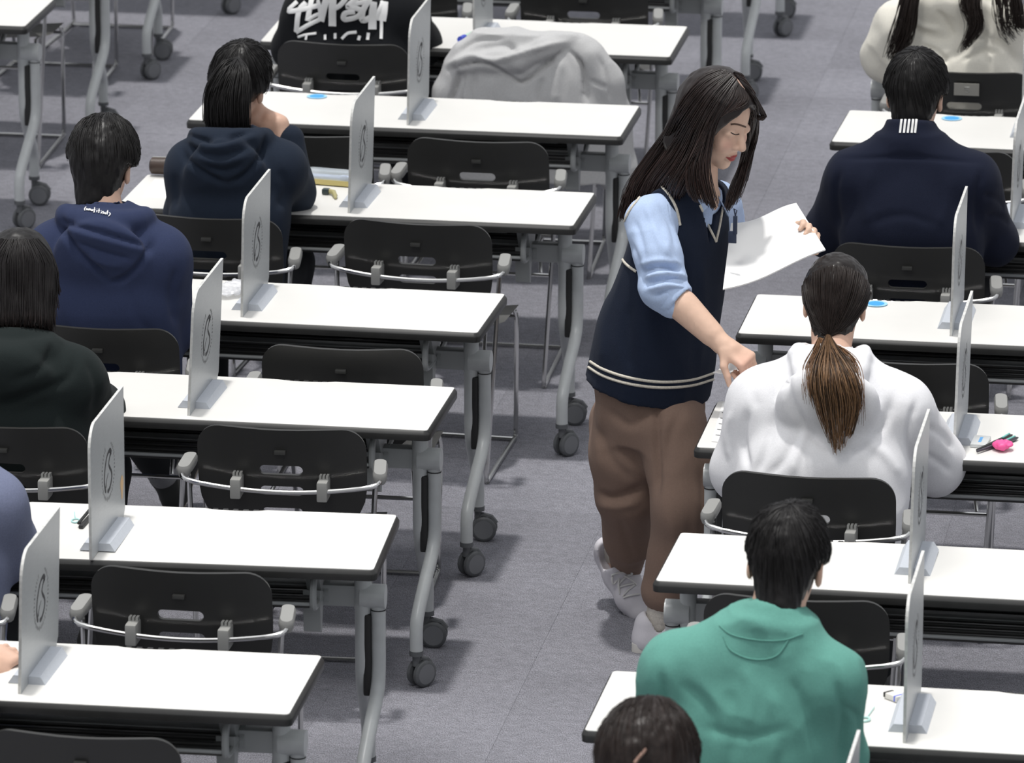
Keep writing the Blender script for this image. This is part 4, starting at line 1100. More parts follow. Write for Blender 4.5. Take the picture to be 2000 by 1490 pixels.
txt = [L_((560, 415), (505, 490), (530, 560)), L_((570, 480), (600, 545), (630, 490), (655, 550), (690, 490)), L_((690, 490), (700, 560)), L_((700, 520), (735, 500), (750, 565)), L_((810, 520), (775, 545), (800, 575), (830, 530), (840, 580)),
       L_((900, 445), (890, 620), (860, 600)), L_((855, 525), (940, 535)), L_((990, 550), (985, 630)), L_((990, 500), (992, 508)), L_((1075, 495), (1060, 655)), L_((1030, 560), (1110, 570)), L_((1160, 610), (1150, 675)), L_((1165, 565), (1166, 572)),
       L_((1250, 595), (1200, 610), (1245, 650), (1205, 690)), L_((1280, 690), (1295, 630), (1330, 700), (1345, 640)), L_((1410, 555), (1385, 715)), L_((1360, 610), (1440, 630)), L_((1480, 640), (1510, 690), (1435, 780))]
ribbons('lettering', BB['gs'], [(t_, 0.0028) for t_ in txt], M['paper'], BB['gar'], 0.003, 1.2, root=BB['root'])['label'] = 'small white lettering (what it isnt)'

# --- girl in navy hood with high ponytail
hd = T_(472, 160, 18.20); ng = fabric('navy_hooded_fleece', (0.014, 0.021, 0.036), noise=0.05)
wrp = T_(545, 243, 18.24)
NG = seated('person in a dark navy hooded sweatshirt with high black ponytail, chin on the right hand', 'L4a', hd, frame(-0.25, 0.10, 0.16), T_(452, 268, 18.04),
    (T_(378, 325, 18.02), T_(545, 325, 18.05)), (T_(368, 420, 18.10), T_(568, 375, 18.20)), (T_(420, 400, 18.35), wrp), ng, s=0.98, ra=(0.076, 0.068, 0.045), W=(0.18, 0.18, 0.185, 0.165), wr_amp=0.003, hand_up=[(wrp, 1, np.array((-0.85, 0.1, 0.30)), np.array((-0.3, 0.5, -0.3)), 0.4, 1)], sleeve_end=(None, T_(566, 272, 18.24)),
    hood=hood_roll(0.105, 0.085, 0.02, [(-0.01, 0.105, -0.10, 0.125, 0.050, 0.135)], 0.036, lift=0.015, k=0.02),
    fold=[([(352, 285), (375, 322), (420, 350), (445, 358)], 6, -.014), ([(525, 260), (510, 305), (475, 345), (445, 358)], 6, -.014), ([(362, 262), (420, 276), (500, 252)], 5, -.012), ([(365, 275), (425, 288), (505, 265)], 6, .009), ([(380, 296), (430, 306), (490, 288)], 5, -.010), ([(385, 308), (435, 318), (485, 304)], 6, .008), ([(400, 325), (440, 334), (475, 322)], 5, -.008), ([(340, 340), (345, 380), (340, 410)], 7, -.007), ([(545, 330), (560, 370), (540, 410)], 9, -.006)])
o, cs = add_cap(NG, M['hair_black'], 0.98, 350, 9, nape=-0.075, grow=0.017, side=-0.03, crown=(0.0, -0.03))
g = [np.array([T_(*q) for q in gg]) for gg in (
    [(462, 120, 18.08), (435, 135, 18.04), (408, 180, 18.02), (402, 250, 18.02)], [(462, 120, 18.08), (445, 145, 18.02), (425, 200, 17.99), (428, 268, 18.0)],
    [(462, 120, 18.08), (458, 150, 18.02), (450, 200, 17.98), (455, 270, 18.0)], [(462, 120, 18.08), (475, 150, 18.03), (474, 200, 18.0), (478, 262, 18.02)])]
P_, R_, K_ = bundle(g, 900, [0.014, 0.022, 0.022, 0.020, 0.014], 0.0023, 15, 0.001, 0.6, 16, None, 0.08)
tubes('ponytail', P_, R_, M['hair_black'], o, 4, root=NG['root'])

# --- person with black bob
hd = T_(38, 545, 15.83); bg = fabric('black_hooded_fleece', (0.012, 0.017, 0.017), noise=0.05)
BG = seated('person in a black hooded sweatshirt with a dark chin-length bob at the left edge', 'L2a', hd, frame(0.1, 0.42, 0.0), T_(28, 665, 15.70),
    (T_(-95, 745, 15.68), T_(140, 740, 15.70)), (T_(-130, 860, 15.72), T_(190, 800, 15.90)), (T_(-60, 800, 16.0), T_(110, 780, 16.1)), bg, s=1.0, ra=(0.084, 0.070, 0.055), W=(0.19, 0.20, 0.205, 0.185), wr_amp=0.003,
    hood=hood_roll(0.11, 0.09, 0.03, [(0.0, 0.10, -0.08, 0.12, 0.045, 0.09)], 0.034),
    fold=[([(150, 690), (130, 740), (60, 770), (0, 790)], 9, -.008), ([(170, 700), (190, 760), (180, 810)], 8, -.007), ([(110, 660), (80, 720), (20, 745)], 8, -.007)])
F = Field(hd-0.2, hd+0.2, 0.006); A_ = BG['A']; Pp = BG['P']
F.ell(Pp(0, -0.015, 0.03), (0.094, 0.112, 0.106), 0, 'u', A_)
F.loft([(Pp(0, -0.045, -0.15), 0.098, 0.05, 0.075), (Pp(0, -0.03, -0.05), 0.100, 0.07, 0.09), (Pp(0, -0.02, 0.03), 0.090, 0.07, 0.09)], A_[0], 0.03)
V, Q = F.mesh(); N = normals(V, Q); V = V+N*(0.003*vnoise(V*np.array((90, 90, 12))))[:, None]
cs = Shape(V, Q); o = place('hair', V, Q, M['hair_black'], BG['root'])
g = []
for a in np.linspace(-1.45, 1.45, 22):
    pts = []
    for v in np.linspace(470, 662, 14):
        h_, n_ = cs.hit(38+78*math.sin(a)*min(1, ((v-452)/60.0))**0.6, v)
        if h_ is not None: pts.append(np.array(h_)+np.array(n_)*0.001)
    if len(pts) > 5: pts.append(pts[-1]+np.array((0.004*math.sin(a), 0.01, -0.03))); g.append(np.array(pts))
P_, R_, K_ = bundle(g, 900, [0.006, 0.004, 0.006, 0.010], 0.0014, 16, 0.0, 0.5, 14, lambda t, u: np.array((0.010, 0.008, 0.008))+np.outer(np.clip(t-0.72, 0, 1)*3, np.array((0.05, 0.026, 0.02)))*u, 0.08)
tubes('bob_strands', P_, R_, hm, o, 4, root=BG['root'], cols=K_)

# --- grey-blue top, left edge
GB = seated('person in a grey-blue top cut off by the left edge', 'L1a', T_(-110, 800, 14.62), frame(0.1, 0.4, 0), T_(-105, 890, 14.52), (T_(-235, 980, 14.5), T_(-18, 985, 14.5)), (T_(-260, 1110, 14.55), T_(12, 1070, 14.58)), (T_(-200, 1080, 14.85), T_(-40, 1060, 14.9)), fabric('grey_blue_fleece', (0.16, 0.18, 0.27)), ra=(0.085, 0.075, 0.055), W=(0.20, 0.205, 0.205, 0.19), h=0.009,
    extra=lambda F, q: F.chain([q['P0']+np.array((0.13, -0.05, 0.18)), q['P0']+np.array((0.20, -0.10, 0.05)), q['P0']+np.array((0.20, -0.11, -0.02))], [0.07, 0.045, 0.03], 0.04))
add_cap(GB, M['hair_black'], 1.0, 120, 17)
# --- hand on the front left desk
wj = T_(-26, 1312, 13.68)
HJ = seated('person outside the bottom left corner, only one hand on the desk in view', 'Lm1a', T_(-190, 1120, 13.35), frame(0, 0.5, 0), T_(-190, 1210, 13.25), (T_(-300, 1290, 13.22), T_(-95, 1290, 13.22)), (T_(-330, 1420, 13.3), T_(-75, 1400, 13.4)), (T_(-250, 1350, 13.65), wj), fabric('dark_sleeve', (0.05, 0.05, 0.06)), ra=(0.08, 0.07, 0.05), h=0.010, hand_up=[(wj, 1, np.array((0.45, 0.75, 0.30)), np.array((-0.2, 0.4, -0.85)), 0.6, -1)], sleeve_end=(None, T_(-50, 1345, 13.60)))
add_cap(HJ, M['hair_black'], 1.0, 60, 18)
# --- lettered black hoodie at the top
bk = fabric('black_print_fleece', (0.008, 0.009, 0.011), noise=0.05)
ST = seated('person in a black hooded sweatshirt with large white brush lettering on the back', 'L6a', T_(690, -130, 20.55), frame(0, 0.3, 0), T_(690, -40, 20.44), (T_(605, 25, 20.42), T_(785, 28, 20.42)), (T_(577, 95, 20.48), T_(815, 85, 20.55)), (T_(620, 70, 20.8), T_(790, 60, 20.8)), bk, ra=(0.085, 0.078, 0.06), W=(0.20, 0.21, 0.215, 0.195), wr_amp=0.004, hood=hood_roll(0.105, 0.085, 0.02, [(0, 0.10, -0.085, 0.11, 0.045, 0.10)], 0.034))
add_cap(ST, M['hair_black'], 1.0, 60, 19)
S_ = lambda w, *q: ([(530+x*0.17, y*0.17) for x, y in q], w*1.05)
pr = [S_(.016, (300, 20), (200, 125), (350, 110), (560, 60)), S_(.018, (400, 30), (320, 130), (290, 370)), S_(.014, (290, 370), (420, 290), (560, 220)), S_(.018, (470, -20), (440, 120), (420, 240)), S_(.018, (540, 0), (570, 130), (580, 240)),
      S_(.024, (640, -20), (600, 120), (570, 240)), S_(.012, (420, 230), (500, 180), (570, 150)), S_(.026, (710, -30), (705, 140), (705, 300)), S_(.016, (700, 110), (790, 60), (860, -20)), S_(.018, (980, -20), (880, 70), (930, 80), (1030, 120), (980, 190), (840, 220), (850, 150), (960, 130)), S_(.016, (940, 40), (1060, 20), (1110, -20)),
      S_(.020, (1130, -20), (1050, 120), (1050, 230), (1150, 190)), S_(.026, (1170, 20), (1160, 180), (1160, 340)), S_(.018, (1190, 220), (1250, 100), (1290, 20)), S_(.026, (1295, 20), (1285, 140), (1270, 240)), S_(.010, (1265, 230), (1265, 330), (1260, 450)),
      S_(.008, (310, 425), (400, 400), (520, 385)), S_(.008, (410, 400), (400, 460)), S_(.008, (620, 400), (620, 460)), S_(.009, (735, 385), (735, 450)), S_(.010, (980, 370), (880, 385), (810, 450)), S_(.010, (1015, 415), (1000, 465)), S_(.010, (1115, 380), (1105, 460))]
ribbons('back_print', ST['gs'], pr, mat('white_print', (0.86, 0.86, 0.85), 0.6), ST['gar'], 0.003, 2.5, root=ST['root'])['label'] = 'white brush lettering across the back'
# --- cream coat at the top right
cm = fabric('cream_coat_wool', (0.82, 0.79, 0.70), noise=0.04)
WC = seated('person in a cream coat with long wavy dark hair at the top right corner', 'R6a', T_(1862, -90, 20.42), frame(0, 0.35, 0), T_(1858, -12, 20.36), (T_(1762, 55, 20.34), T_(1960, 55, 20.34)), (T_(1735, 110, 20.40), T_(2010, 105, 20.45)), (T_(1780, 95, 20.75), T_(1950, 90, 20.75)), cm, ra=(0.088, 0.085, 0.065), W=(0.21, 0.22, 0.225, 0.20), wr_amp=0.006, wr_sc=(8, 8, 6),
    hood=hood_roll(0.12, 0.09, 0.03, [(0, 0.085, -0.05, 0.16, 0.035, 0.07)], 0.036), fold=[([(1830, 20), (1850, 45), (1860, 70)], 5, -.010), ([(1770, 30), (1800, 50), (1840, 58)], 5, .010), ([(1880, 120), (1920, 100), (1950, 105)], 5, -.010), ([(1800, 90), (1830, 100), (1850, 125)], 5, -.010), ([(1940, 60), (1930, 90), (1935, 120)], 5, .010), ([(1760, 40), (1830, 75), (1870, 65)], 7, -.008), ([(1900, 90), (1850, 115), (1820, 130)], 8, -.007), ([(1735, 70), (1750, 100), (1770, 130)], 7, -.008), ([(1900, 60), (1960, 90), (1990, 130)], 8, -.007)])
WC['gar'].name = 'coat'
o, cs = add_cap(WC, M['hair_dark'], 1.0, 60, 20, nape=-0.08, grow=0.022)
def locks(gs_, n, seed):
    G = [np.array([T_(*q) for q in gg]) for gg in gs_]
    P_, R_, K_ = bundle(G, n, [0.012, 0.020, 0.022, 0.016, 0.006], 0.0017, seed, 0.006, 0.4, 18, None, 0.25); return P_, R_
a, r = locks([[(1790, -90, 20.24), (1762, 0, 20.19), (1745, 60, 20.18), (1725, 120, 20.2)], [(1800, -80, 20.22), (1782, 20, 20.17), (1770, 80, 20.17), (1740, 125, 20.2)]], 260, 21)
b, q = locks([[(1900, -90, 20.24), (1880, 0, 20.18), (1895, 50, 20.17), (1872, 115, 20.18)], [(1920, -80, 20.24), (1905, 0, 20.18), (1910, 50, 20.17), (1880, 100, 20.18)]], 220, 22)
c_, d_ = locks([[(1935, -80, 20.24), (1945, 0, 20.18), (1950, 50, 20.18), (1972, 95, 20.2)], [(1960, -80, 20.24), (1985, 0, 20.2), (1990, 40, 20.2), (2010, 60, 20.2)]], 220, 23)
tubes('wavy_locks', a+b+c_, r+q+d_, M['hair_dark'], o, 4, root=WC['root'])
# --- head at the bottom edge
hdK = T_(1265, 1505, 11.86)
CHO['Rm1a'] = chair(-1.60, 11.38, 0, 'dark arm chair below the bottom edge under the person whose crown shows')
HK = seated('person below the bottom edge, only the parted brown-black crown in view', 'Rm1a', hdK, frame(-0.1, 0.35, 0), hdK+np.array((0, -0.08, -0.17)), (hdK+np.array((-0.19, -0.1, -0.24)), hdK+np.array((0.19, -0.1, -0.24))), (hdK+np.array((-0.24, 0.0, -0.46)), hdK+np.array((0.24, 0.0, -0.46))), (hdK+np.array((-0.15, 0.3, -0.42)), hdK+np.array((0.15, 0.3, -0.42))), fabric('plain_dark_top', (0.04, 0.04, 0.045)), h=0.012)
o, cs = add_cap(HK, M['hair_dark'], 1.06, 500, 24, grow=0.022, nape=-0.09, side=-0.06, crown=(0.0, 0.01))
pt = on_surface(cs, [(1240, 1490), (1252, 1475), (1262, 1462)], 0.0005, 2)
if pt: tubes('hair_parting', [np.array([q[0] for q in pt[0]])], [np.full(len(pt[0]), 0.004)], mat('scalp', (0.35, 0.22, 0.17), 0.6), o, 5, root=HK['root'])
# ---------------------------------------------------------------- the standing woman
wroot = empty('person', (-2.2, 16.43, 0), 0, 'standing person in a navy vest over a pale blue shirt, handing out white sheets', 'person')
Fw = nrm((0.90, -0.44, 0)); Rw = np.array((Fw[1], -Fw[0], 0))
YB = 16.45
hem = T_(1268, 742, YB); mid = T_(1290, 640, YB); chest = T_(1318, 520, YB); shl = T_(1338, 425, YB-0.01); nbk = T_(1362, 372, YB-0.02)
shR = shl+Rw*0.150-Fw*0.01; shR = T_(1272, 428, shR[1]); shL = shl-Rw*0.150
elR = T_(1296, 560, 16.20); wrR = T_(1410, 672, 16.14)
elL = T_(1436, 508, 16.66); wrL = T_(1528, 484, 16.47)
H_ = T_(1403, 229, 16.39)
Ah = np.array([Rw, Fw*math.cos(0.46)-Z*math.sin(0.46), Fw*math.sin(0.46)+Z*math.cos(0.46)])
# turn the head a little towards the camera
a_ = -0.06; Ah = np.array([Matrix.Rotation(a_, 3, 'Z') @ Vector(v) for v in Ah])
hipR, hipL = T_(1300, 800, YB-0.08), T_(1222, 800, YB+0.08)
knR, anR = T_(1332, 990, 16.28), T_(1290, 1216, 16.31)
knL, anL = T_(1228, 965, 16.46), T_(1206, 1082, 16.70)
wb = np.array((-2.9, 15.9, -0.02)); we = np.array((-1.6, 16.95, 1.75))
F = Field(None, None, 0, axes(wb, we, 0.014, [(H_-np.array((0.12, 0.12, 0.14)), H_+np.array((0.12, 0.12, 0.12)), 0.0032), (wrR-np.array((0.05, 0.06, 0.12)), wrR+np.array((0.13, 0.1, 0.04)), 0.0045), (wrL-0.05, wrL+np.array((0.13, 0.09, 0.1)), 0.0045)]))
F.loft([(hem, 0.125, 0.085, 0.09), (mid, 0.12, 0.09, 0.09), (chest, 0.14, 0.105, 0.10), (shl, 0.13, 0.07, 0.08), (nbk, 0.05, 0.045, 0.045)], Rw, 0.02)
for s_, e_, w_ in ((shR, elR, wrR), (shL, elL, wrL)): F.cone(nbk-Z*0.03, s_, 0.035, 0.042, 0.03); F.chain([s_, e_, w_], [0.046, 0.041, 0.026], 0.015)
F.cone(lerp(elR, wrR, 0.35), lerp(elR, wrR, 0.8), 0.040, 0.029, 0.02)
for h1, k1, a1 in ((hipR+np.array((0, 0.03, -0.02)), knR, anR), (hipL-np.array((0, 0.02, 0.02)), knL, anL)): F.cone(hem, h1, 0.07, 0.055, 0.03); F.chain([h1, k1, a1], [0.055, 0.046, 0.034], 0.02)
toeR = anR+np.array((0.13, 0.02, -0.05)); toeL = T_(1240, 1180, 16.62)
F.cone(anR-Z*0.05, toeR, 0.032, 0.028, 0.02); F.cone(anL, toeL, 0.034, 0.028, 0.02)
hand(F, wrR, T_(1458, 704, 16.12)-wrR, np.array((-0.45, 0.55, -0.75)), 0.98, 1.05, 0.004, -1, 0.06)
hand(F, wrL, T_(1568, 452, 16.47)-wrL, np.array((0.1, -1.0, -0.15)), 0.92, 0.75, 0.005, 1, 0.10)
P = add_head(F, H_, Ah, 0.98)
F.cone(P(0, -0.035, -0.07), nbk-Z*0.02, 0.050, 0.055, 0.03)
# face
F.cone(P(0, 0.078, 0.018), P(0, 0.106, -0.030), 0.008, 0.0115, 0.010)
for q in (-1, 1):
    F.ell(P(q*0.012, 0.093, -0.036), (0.009, 0.010, 0.008), 0.006, 'u', Ah)
    F.ell(P(q*0.032, 0.097, 0.006), (0.020, 0.016, 0.011), 0.02, 's', Ah)
    F.ell(P(q*0.033, 0.068, 0.004), (0.019, 0.018, 0.013), 0.006, 'u', Ah)
    F.ell(P(q*0.040, 0.062, -0.035), (0.022, 0.020, 0.020), 0.025, 'u', Ah)
F.ell(P(0, 0.086, -0.0665), (0.021, 0.013, 0.0065), 0.005, 'u', Ah); F.ell(P(0, 0.085, -0.078), (0.019, 0.013, 0.0075), 0.004, 'u', Ah)
F.ell(P(0, 0.072, -0.105), (0.022, 0.018, 0.017), 0.02, 'u', Ah)
V, Q = F.mesh(); V = relax(V, Q, 1, 0.3)
loc = (V-H_)/0.98; r_, f_, u_ = loc @ Ah[0], loc @ Ah[1], loc @ Ah[2]
SK = np.array((0.72, 0.49, 0.37)); col = skin_colors(V, SK)
face = (f_ > 0.03) & (np.abs(r_) < 0.08) & (np.abs(u_) < 0.13)
lip = face & ((np.abs(r_)/0.020)**2+((u_+0.0715)/0.0105)**2 < 1) & (f_ > 0.07); col[lip] = (0.36, 0.055, 0.055)
bl = face*np.exp(-((np.abs(r_)-0.042)/0.02)**2-((u_+0.03)/0.022)**2); col = col*(1-0.18*bl[:, None]*np.array((0.3, 1, 0.9)))
hd_ = np.minimum(np.linalg.norm(V-(wrR+nrm(T_(1462, 722, 16.10)-wrR)*0.11), axis=1), 9); col *= (1-0.16*np.exp(-(hd_/0.05)**2)[:, None]*np.array((0.1, 1, 0.9)))
wbody = place('body', V, Q, M['skin'], wroot, col); ws = Shape(V, Q)
lash = mat('lash_dark', (0.03, 0.018, 0.015), 0.6); brow = mat('brow_brown', (0.11, 0.065, 0.045), 0.7)
stitch('eyebrow', ws, [[(1427, 243), (1434, 242), (1441, 243), (1448, 245), (1456, 248)]], 0.0026, brow, wbody, 0.0, step=1.5, root=wroot)
stitch('eyebrow', ws, [[(1469, 246), (1473, 242), (1477, 239)]], 0.0022, brow, wbody, 0.0, step=1.5, root=wroot)
stitch('eyelashes', ws, [[(1427, 258.5), (1431, 261), (1436, 263), (1440, 263), (1444, 261.5)]], 0.0016, lash, wbody, 0.0, step=1.5, root=wroot)
stitch('eyelashes', ws, [[(1462, 261), (1466, 259.5), (1471, 259)]], 0.0016, lash, wbody, 0.0, step=1.5, root=wroot)
# shirt
shirt = fabric('pale_blue_oxford_cotton', (0.44, 0.55, 0.76), noise=0.05)
F = Field(np.min([shR, elR, shL, elL, wrL, chest], 0)-0.13, np.max([shR, elR, shL, elL, nbk], 0)+0.13, 0.006)
F.loft([(chest, 0.150, 0.112, 0.11), (shl, 0.142, 0.08, 0.085), (nbk, 0.060, 0.058, 0.056)], Rw, 0.02)
cuff = T_(1316, 588, 16.19)
F.cone(nbk-Z*0.02, shR, 0.042, 0.058, 0.02); F.chain([T_(1268, 430, shR[1]), T_(1283, 500, 16.23), elR], [0.064, 0.064, 0.061], 0.02); F.cone(elR, cuff, 0.062, 0.047, 0.02)
F.cone(nbk-Z*0.02, shL, 0.045, 0.06, 0.04); F.chain([shL, elL, lerp(elL, wrL, 0.45)], [0.066, 0.058, 0.048], 0.03)
F.cone(nbk+Fw*0.01, nbk+nrm(H_-nbk)*0.12, 0.054, 0.058, 0.008, 's')
V, Q = F.mesh(); V = wrinkle(V, normals(V, Q), 0.0035, (12, 12, 9), 3.0)
fl_ = []
for (y0, x0, x1, am) in ((512, 1245, 1325, .008), (526, 1250, 1332, -.012), (538, 1255, 1340, .011), (550, 1258, 1345, -.012), (561, 1262, 1340, .010), (572, 1275, 1335, -.010)):
    fl_.append(([(x0, y0+6), ((x0+x1)/2, y0-4), (x1, y0+2)], 5, am))
fl_ += [([(1240, 430), (1255, 480), (1258, 510)], 6, -.006), ([(1262, 400), (1280, 450), (1300, 500)], 6, .005), ([(1285, 395), (1310, 440), (1322, 490)], 5, -.005), ([(1230, 470), (1250, 520), (1262, 560)], 6, -.006), ([(1300, 470), (1310, 500), (1330, 520)], 5, .005)]
V = folds(V, Q, fl_); shs = Shape(V, Q); wshirt = place('shirt', V, Q, shirt, wroot)
# rolled cuff
d_ = nrm(wrR-elR); c0 = lerp(elR, wrR, 0.10); c1 = lerp(elR, wrR, 0.27)
F = Field(lerp(elR, wrR, 0.2)-0.11, lerp(elR, wrR, 0.2)+0.11, 0.005); F.cone(c0, c1, 0.056, 0.050, 0.01)
x0 = c1+d_*0.0; F.clip(lambda x, y, z: (x-x0[0])*d_[0]+(y-x0[1])*d_[1]+(z-x0[2])*d_[2], 0.006); x1 = c0-d_*0.0
F.cone(c1-d_*0.005, c1+d_*0.08, 0.043, 0.041, 0.004, 's')
V, Q = F.mesh(); V = wrinkle(V, normals(V, Q), 0.002, (18, 18, 18), 5.0); place('rolled_cuff', V, Q, shirt, wshirt, root=wroot)
# collar
cl = []
for sg in (-1, 1):
    m = MB(); a = nbk+Z*0.035-Fw*0.045; b = nbk+Z*0.01+Rw*sg*0.050+Fw*0.005; c = nbk+Fw*0.062-Z*0.015+Rw*sg*0.012; d = nbk+Fw*0.075-Z*0.075+Rw*sg*0.045; e = nbk-Z*0.045+Rw*sg*0.078
    f = nbk-Z*0.02-Fw*0.062
    r = np.array(wroot.location); pts = [p-r for p in (a, b, c, d, e, f)]; off = (np.array((0, 0, 0.004))+Fw*0.002)
    m.add(pts+[p+off for p in pts], [(0, 1, 4, 5), (1, 2, 3, 4), (6, 11, 10, 7), (7, 10, 9, 8), (2, 8, 9, 3), (3, 9, 10, 4), (4, 10, 11, 5), (0, 6, 7, 1), (1, 7, 8, 2)])
    m.build('collar', shirt, wshirt, sharp=60)
# vest
vest = fabric('navy_knit', (0.0105, 0.016, 0.032), noise=0.06, bump=0.5)
vlo = np.min([hem, shl, nbk], 0)-0.26; vhi = np.max([hem, shl, nbk], 0)+0.22
F = Field(vlo, vhi, 0.0065)
hm0 = T_(1268, 757, YB)
F.loft([(hm0, 0.186, 0.152, 0.168), (lerp(hm0, mid, 0.5), 0.186, 0.152, 0.165), (mid, 0.180, 0.142, 0.152), (chest, 0.168, 0.132, 0.130), (shl, 0.158, 0.098, 0.10), (nbk, 0.068, 0.064, 0.062)], Rw, 0.02, n=2.2)
for s_ in (shR, shL): F.cone(nbk-Z*0.01, lerp(nbk, s_, 0.72)+Z*0.014, 0.056, 0.052, 0.03)
# arm openings and V neck
acR = T_(1264, 450, shR[1]-0.02); AHR = (0.072, 0.060, 0.128)
F.ell(acR, AHR, 0.012, 's', np.array([Rw, Fw, Z])); F.ell(shL-Rw*0.02-Z*0.03, AHR, 0.012, 's', np.array([Rw, Fw, Z]))
F.cone(nbk+Fw*0.03, nbk+nrm(H_-nbk)*0.1, 0.062, 0.07, 0.008, 's')
vb = T_(1399, 476, 16.37)
def vcut(x, y, z):
    p = (x-vb[0], y-vb[1], z-vb[2]); r = p[0]*Rw[0]+p[1]*Rw[1]; f = p[0]*Fw[0]+p[1]*Fw[1]; u = p[2]
    return np.maximum(np.abs(r)-0.30*u, -f-0.085)
sl = F.sub(nbk-0.26, nbk+0.2)
F.op(nbk-0.24, nbk+0.2, vcut, 0.006, 's')
V, Q = F.mesh(); V = wrinkle(V, normals(V, Q), 0.0035, (7, 7, 3), 9.0)
V = folds(V, Q, [([(1185, 560), (1175, 640), (1180, 720)], 12, .006), ([(1230, 590), (1225, 660), (1235, 730)], 12, -.006), ([(1330, 480), (1335, 560), (1320, 650)], 12, -.006), ([(1370, 500), (1372, 600), (1365, 720)], 10, .005), ([(1290, 620), (1285, 680), (1290, 740)], 14, .005)])
vsn = Shape(V, Q); wvest = place('vest', V, Q, vest, wroot)
trim = fabric('cream_knit_trim', (0.62, 0.58, 0.50), noise=0.15)
st_ = [[(1146, 702), (1180, 722), (1230, 738), (1290, 746), (1350, 742), (1396, 728)], [(1146, 715), (1180, 735), (1230, 750), (1290, 757), (1350, 753), (1396, 740)]]
stitch('hem_stripe', vsn, [smooth_path(p, 5) for p in st_], 0.0042, trim, wvest, 0.0, 5, 3, root=wroot)
stitch('neck_stripe', vsn, [[(1366, 400), (1383, 438), (1398, 472)], [(1398, 472), (1405, 440), (1411, 405)]], 0.0036, trim, wvest, 0.001, 5, 3, root=wroot)
both = Shape(np.concatenate([vsn.V, shs.V]), np.concatenate([vsn.Q, shs.Q+len(vsn.V)]))
stitch('armhole_stripe', both, [smooth_path(p, 5) for p in ([(1290, 363), (1306, 380), (1320, 406), (1328, 440)], [(1252, 383), (1229, 414), (1214, 450), (1210, 485), (1220, 512), (1246, 533)])], 0.0040, trim, wvest, 0.001, 5, 3, root=wroot)
# trousers
tr = fabric('brown_twill', (0.235, 0.160, 0.125), noise=0.04)
F = Field(np.array((-2.75, 15.95, 0.09)), np.array((-1.8, 16.95, 0.95)), 0.0085)
F.loft([(T_(1276, 850, YB), 0.145, 0.12, 0.13), (T_(1268, 735, YB), 0.158, 0.125, 0.14)], Rw, 0.03)
F.ell(T_(1276, 800, YB), (0.150, 0.128, 0.11), 0.03, 'u', np.array([Rw, Fw, Z]))
F.chain([T_(1310, 835, YB-0.08), T_(1330, 910, 16.34), knR, T_(1322, 1090, 16.31), T_(1300, 1152, 16.31)], [0.100, 0.090, 0.082, 0.074, 0.066], 0.03)
F.clip(lambda x, y, z: (T_(1290, 1182, 16.31)[2]-z)+0*x+0*y if False else np.where((z < 0.2) & (y < 16.44), T_(1290, 1184, 16.31)[2]-z, -1.0), 0.004)
F.chain([T_(1228, 825, YB+0.07), T_(1224, 890, 16.44), knL, T_(1228, 1050, 16.57), T_(1226, 1105, 16.66)], [0.106, 0.096, 0.086, 0.064, 0.050], 0.03)
ph = T_(1290, 1183, 16.33); F.clip(lambda x, y, z: ph[2]-z+0*x+0*y-(z < 0.02)*0, 0.006) if False else None
V, Q = F.mesh(); V = wrinkle(V, normals(V, Q), 0.005, (6, 6, 3), 21.0)
V = folds(V, Q, [([(1282, 780), (1284, 880), (1284, 970)], 7, -.014), ([(1165, 962), (1200, 972), (1262, 950)], 8, -.014), ([(1168, 985), (1205, 990), (1250, 980)], 8, .008), ([(1190, 800), (1230, 830), (1272, 800)], 9, -.008), ([(1165, 830), (1195, 900), (1240, 940)], 9, -.007), ([(1330, 800), (1310, 850), (1296, 920)], 9, -.007), ([(1370, 900), (1375, 980), (1370, 1060)], 9, -.007), ([(1310, 1000), (1320, 1080), (1300, 1150)], 10, .006), ([(1210, 1010), (1225, 1060), (1240, 1100)], 8, -.006), ([(1345, 1010), (1350, 1100), (1340, 1170)], 9, -.006), ([(1180, 770), (1170, 850), (1175, 930)], 10, .006)])
place('trousers', V, Q, tr, wroot)
